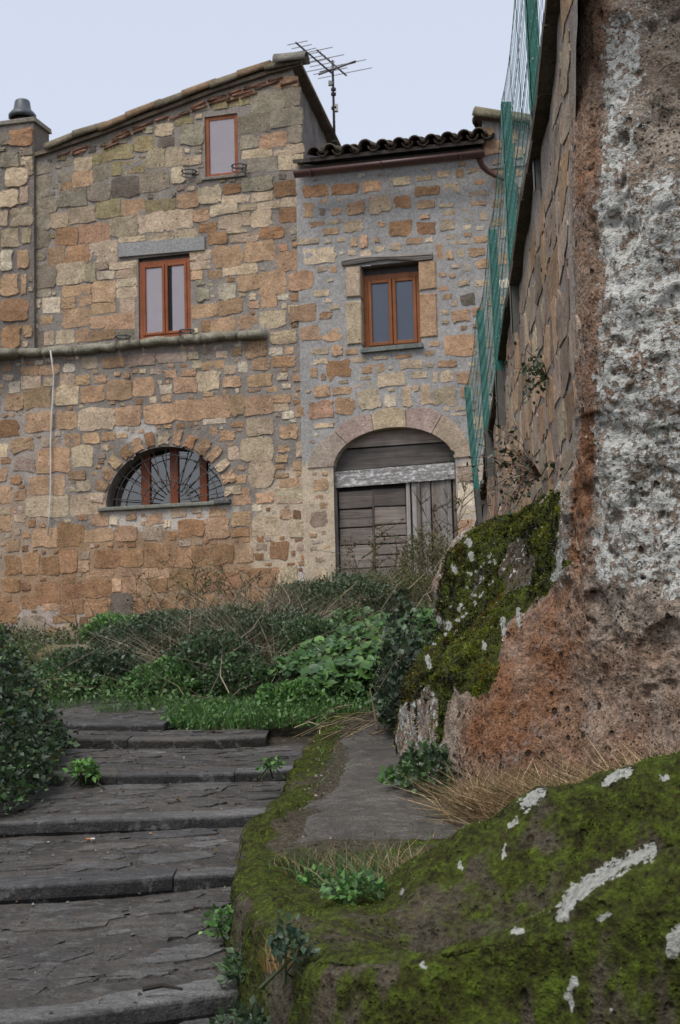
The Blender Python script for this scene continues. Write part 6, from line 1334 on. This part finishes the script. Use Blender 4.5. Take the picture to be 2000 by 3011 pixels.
kk = np.clip(np.searchsorted(np.array(SY), Y - bow(X)) - 1, 0, len(SY) - 2); Z = np.array([float(tread(int(a), x, y)) for a, x, y in zip(kk, X, Y)]); Z[:170] = np.maximum(T(X[:170], Y[:170]), Z[:170] * 0 - 1) + .01; Z[-60:] = LEV(Y[-60:]) + .01
sz = np.where(np.arange(n) < 170, .05, .022) * r.uniform(.5, 1.2, n); V_, F_, C_ = leaf_geo(np.stack([X, Y, Z + .008], -1), r.normal(0, 1, (n, 3)) * [1, 1, .12], sz, .3, cols([(.12, .06, .03), (.09, .055, .03), (.16, .10, .06)], n, r, .3), r)
tag(mesh('fallen_leaves', V_, F_, M_DRY, col=C_, smooth=False), 'scattered brown fallen leaves on the steps', 'leaves', kind='stuff')
q = P(262, 2462, 6.55); zc = float(tread(4, q[0], 6.55)) + .008; m = MB(); m.tube([(q[0] - .012, 6.55, zc), (q[0] + .006, 6.552, zc)], .0042, 8, (.55, .22, .08)); m.tube([(q[0] + .0062, 6.552, zc), (q[0] + .024, 6.555, zc)], .0042, 8, (.7, .68, .62)); tag(m.build('cigarette_end', M_DRY), 'orange and white cigarette end lying on the step', 'cigarette end')
m = MB(); m.tube([(-.62, 4.62, -.893), (-.56, 4.63, -.885), (-.50, 4.60, -.892)], [.008, .007, .004], 5, (.03, .025, .02)); tag(m.build('stick', M_DRY), 'short dark stick lying on the near step', 'stick')

# ---- grit, pebbles and leaf scraps on the dark walk and against the risers
r = np.random.default_rng(91); n = 900; X = np.concatenate([r.uniform(-.2, .55, 600), r.uniform(-1.9, -.42, 300)]); Y = np.concatenate([r.uniform(5.9, 8.9, 600), r.uniform(4.4, 8.8, 300)])
kk = np.clip(np.searchsorted(np.array(SY), Y - bow(X)) - 1, 0, len(SY) - 2); Z = np.array([float(tread(int(a), x, y)) for a, x, y in zip(kk, X, Y)]); Z[:600] = ledge_z(X[:600], Y[:600])
s = r.uniform(.003, .011, n); base_ = np.array([(1, 0, 0), (-.5, .87, 0), (-.5, -.87, 0), (0, 0, .8)]); V_ = (np.stack([X, Y, Z], -1)[:, None] + base_[None] * s[:, None, None] * r.uniform(.6, 1.4, (n, 4, 3))).reshape(-1, 3); b4 = np.arange(n)[:, None] * 4
tag(mesh('grit', V_, np.concatenate([b4 + [0, 1, 3], b4 + [1, 2, 3], b4 + [2, 0, 3]]), M_STONE, col=np.repeat(cols([(.14, .13, .12), (.07, .06, .05), (.20, .18, .15), (.12, .07, .04)], n, r, .3), 4, 0), smooth=False), 'loose grit and pebbles on the walk and treads', 'grit', kind='stuff')
n = 1500; X = r.uniform(-.15, .5, n); Y = 5.9 + 3.0 * r.random(n); k = (fbm(np.stack([X, Y, 0 * X], -1), 2.5, 3, 44) > .12) | (X > .36) | (X < edgeX(Y) + .2); X, Y = X[k], Y[k]; n = len(X)
V_, F_, C_ = blade_geo(np.stack([X, Y, ledge_z(X, Y) - .01], -1), r.normal(0, .4, (n, 3)) + [0, 0, .8], r.uniform(.02, .06, n), .0025, cols(MD + BR + STRAW[:2], n, r), r); tag(mesh('walk_weeds', V_, F_, M_LEAF, col=C_, smooth=False), 'sparse low weeds sprouting along the dark walk', 'weeds', kind='stuff')
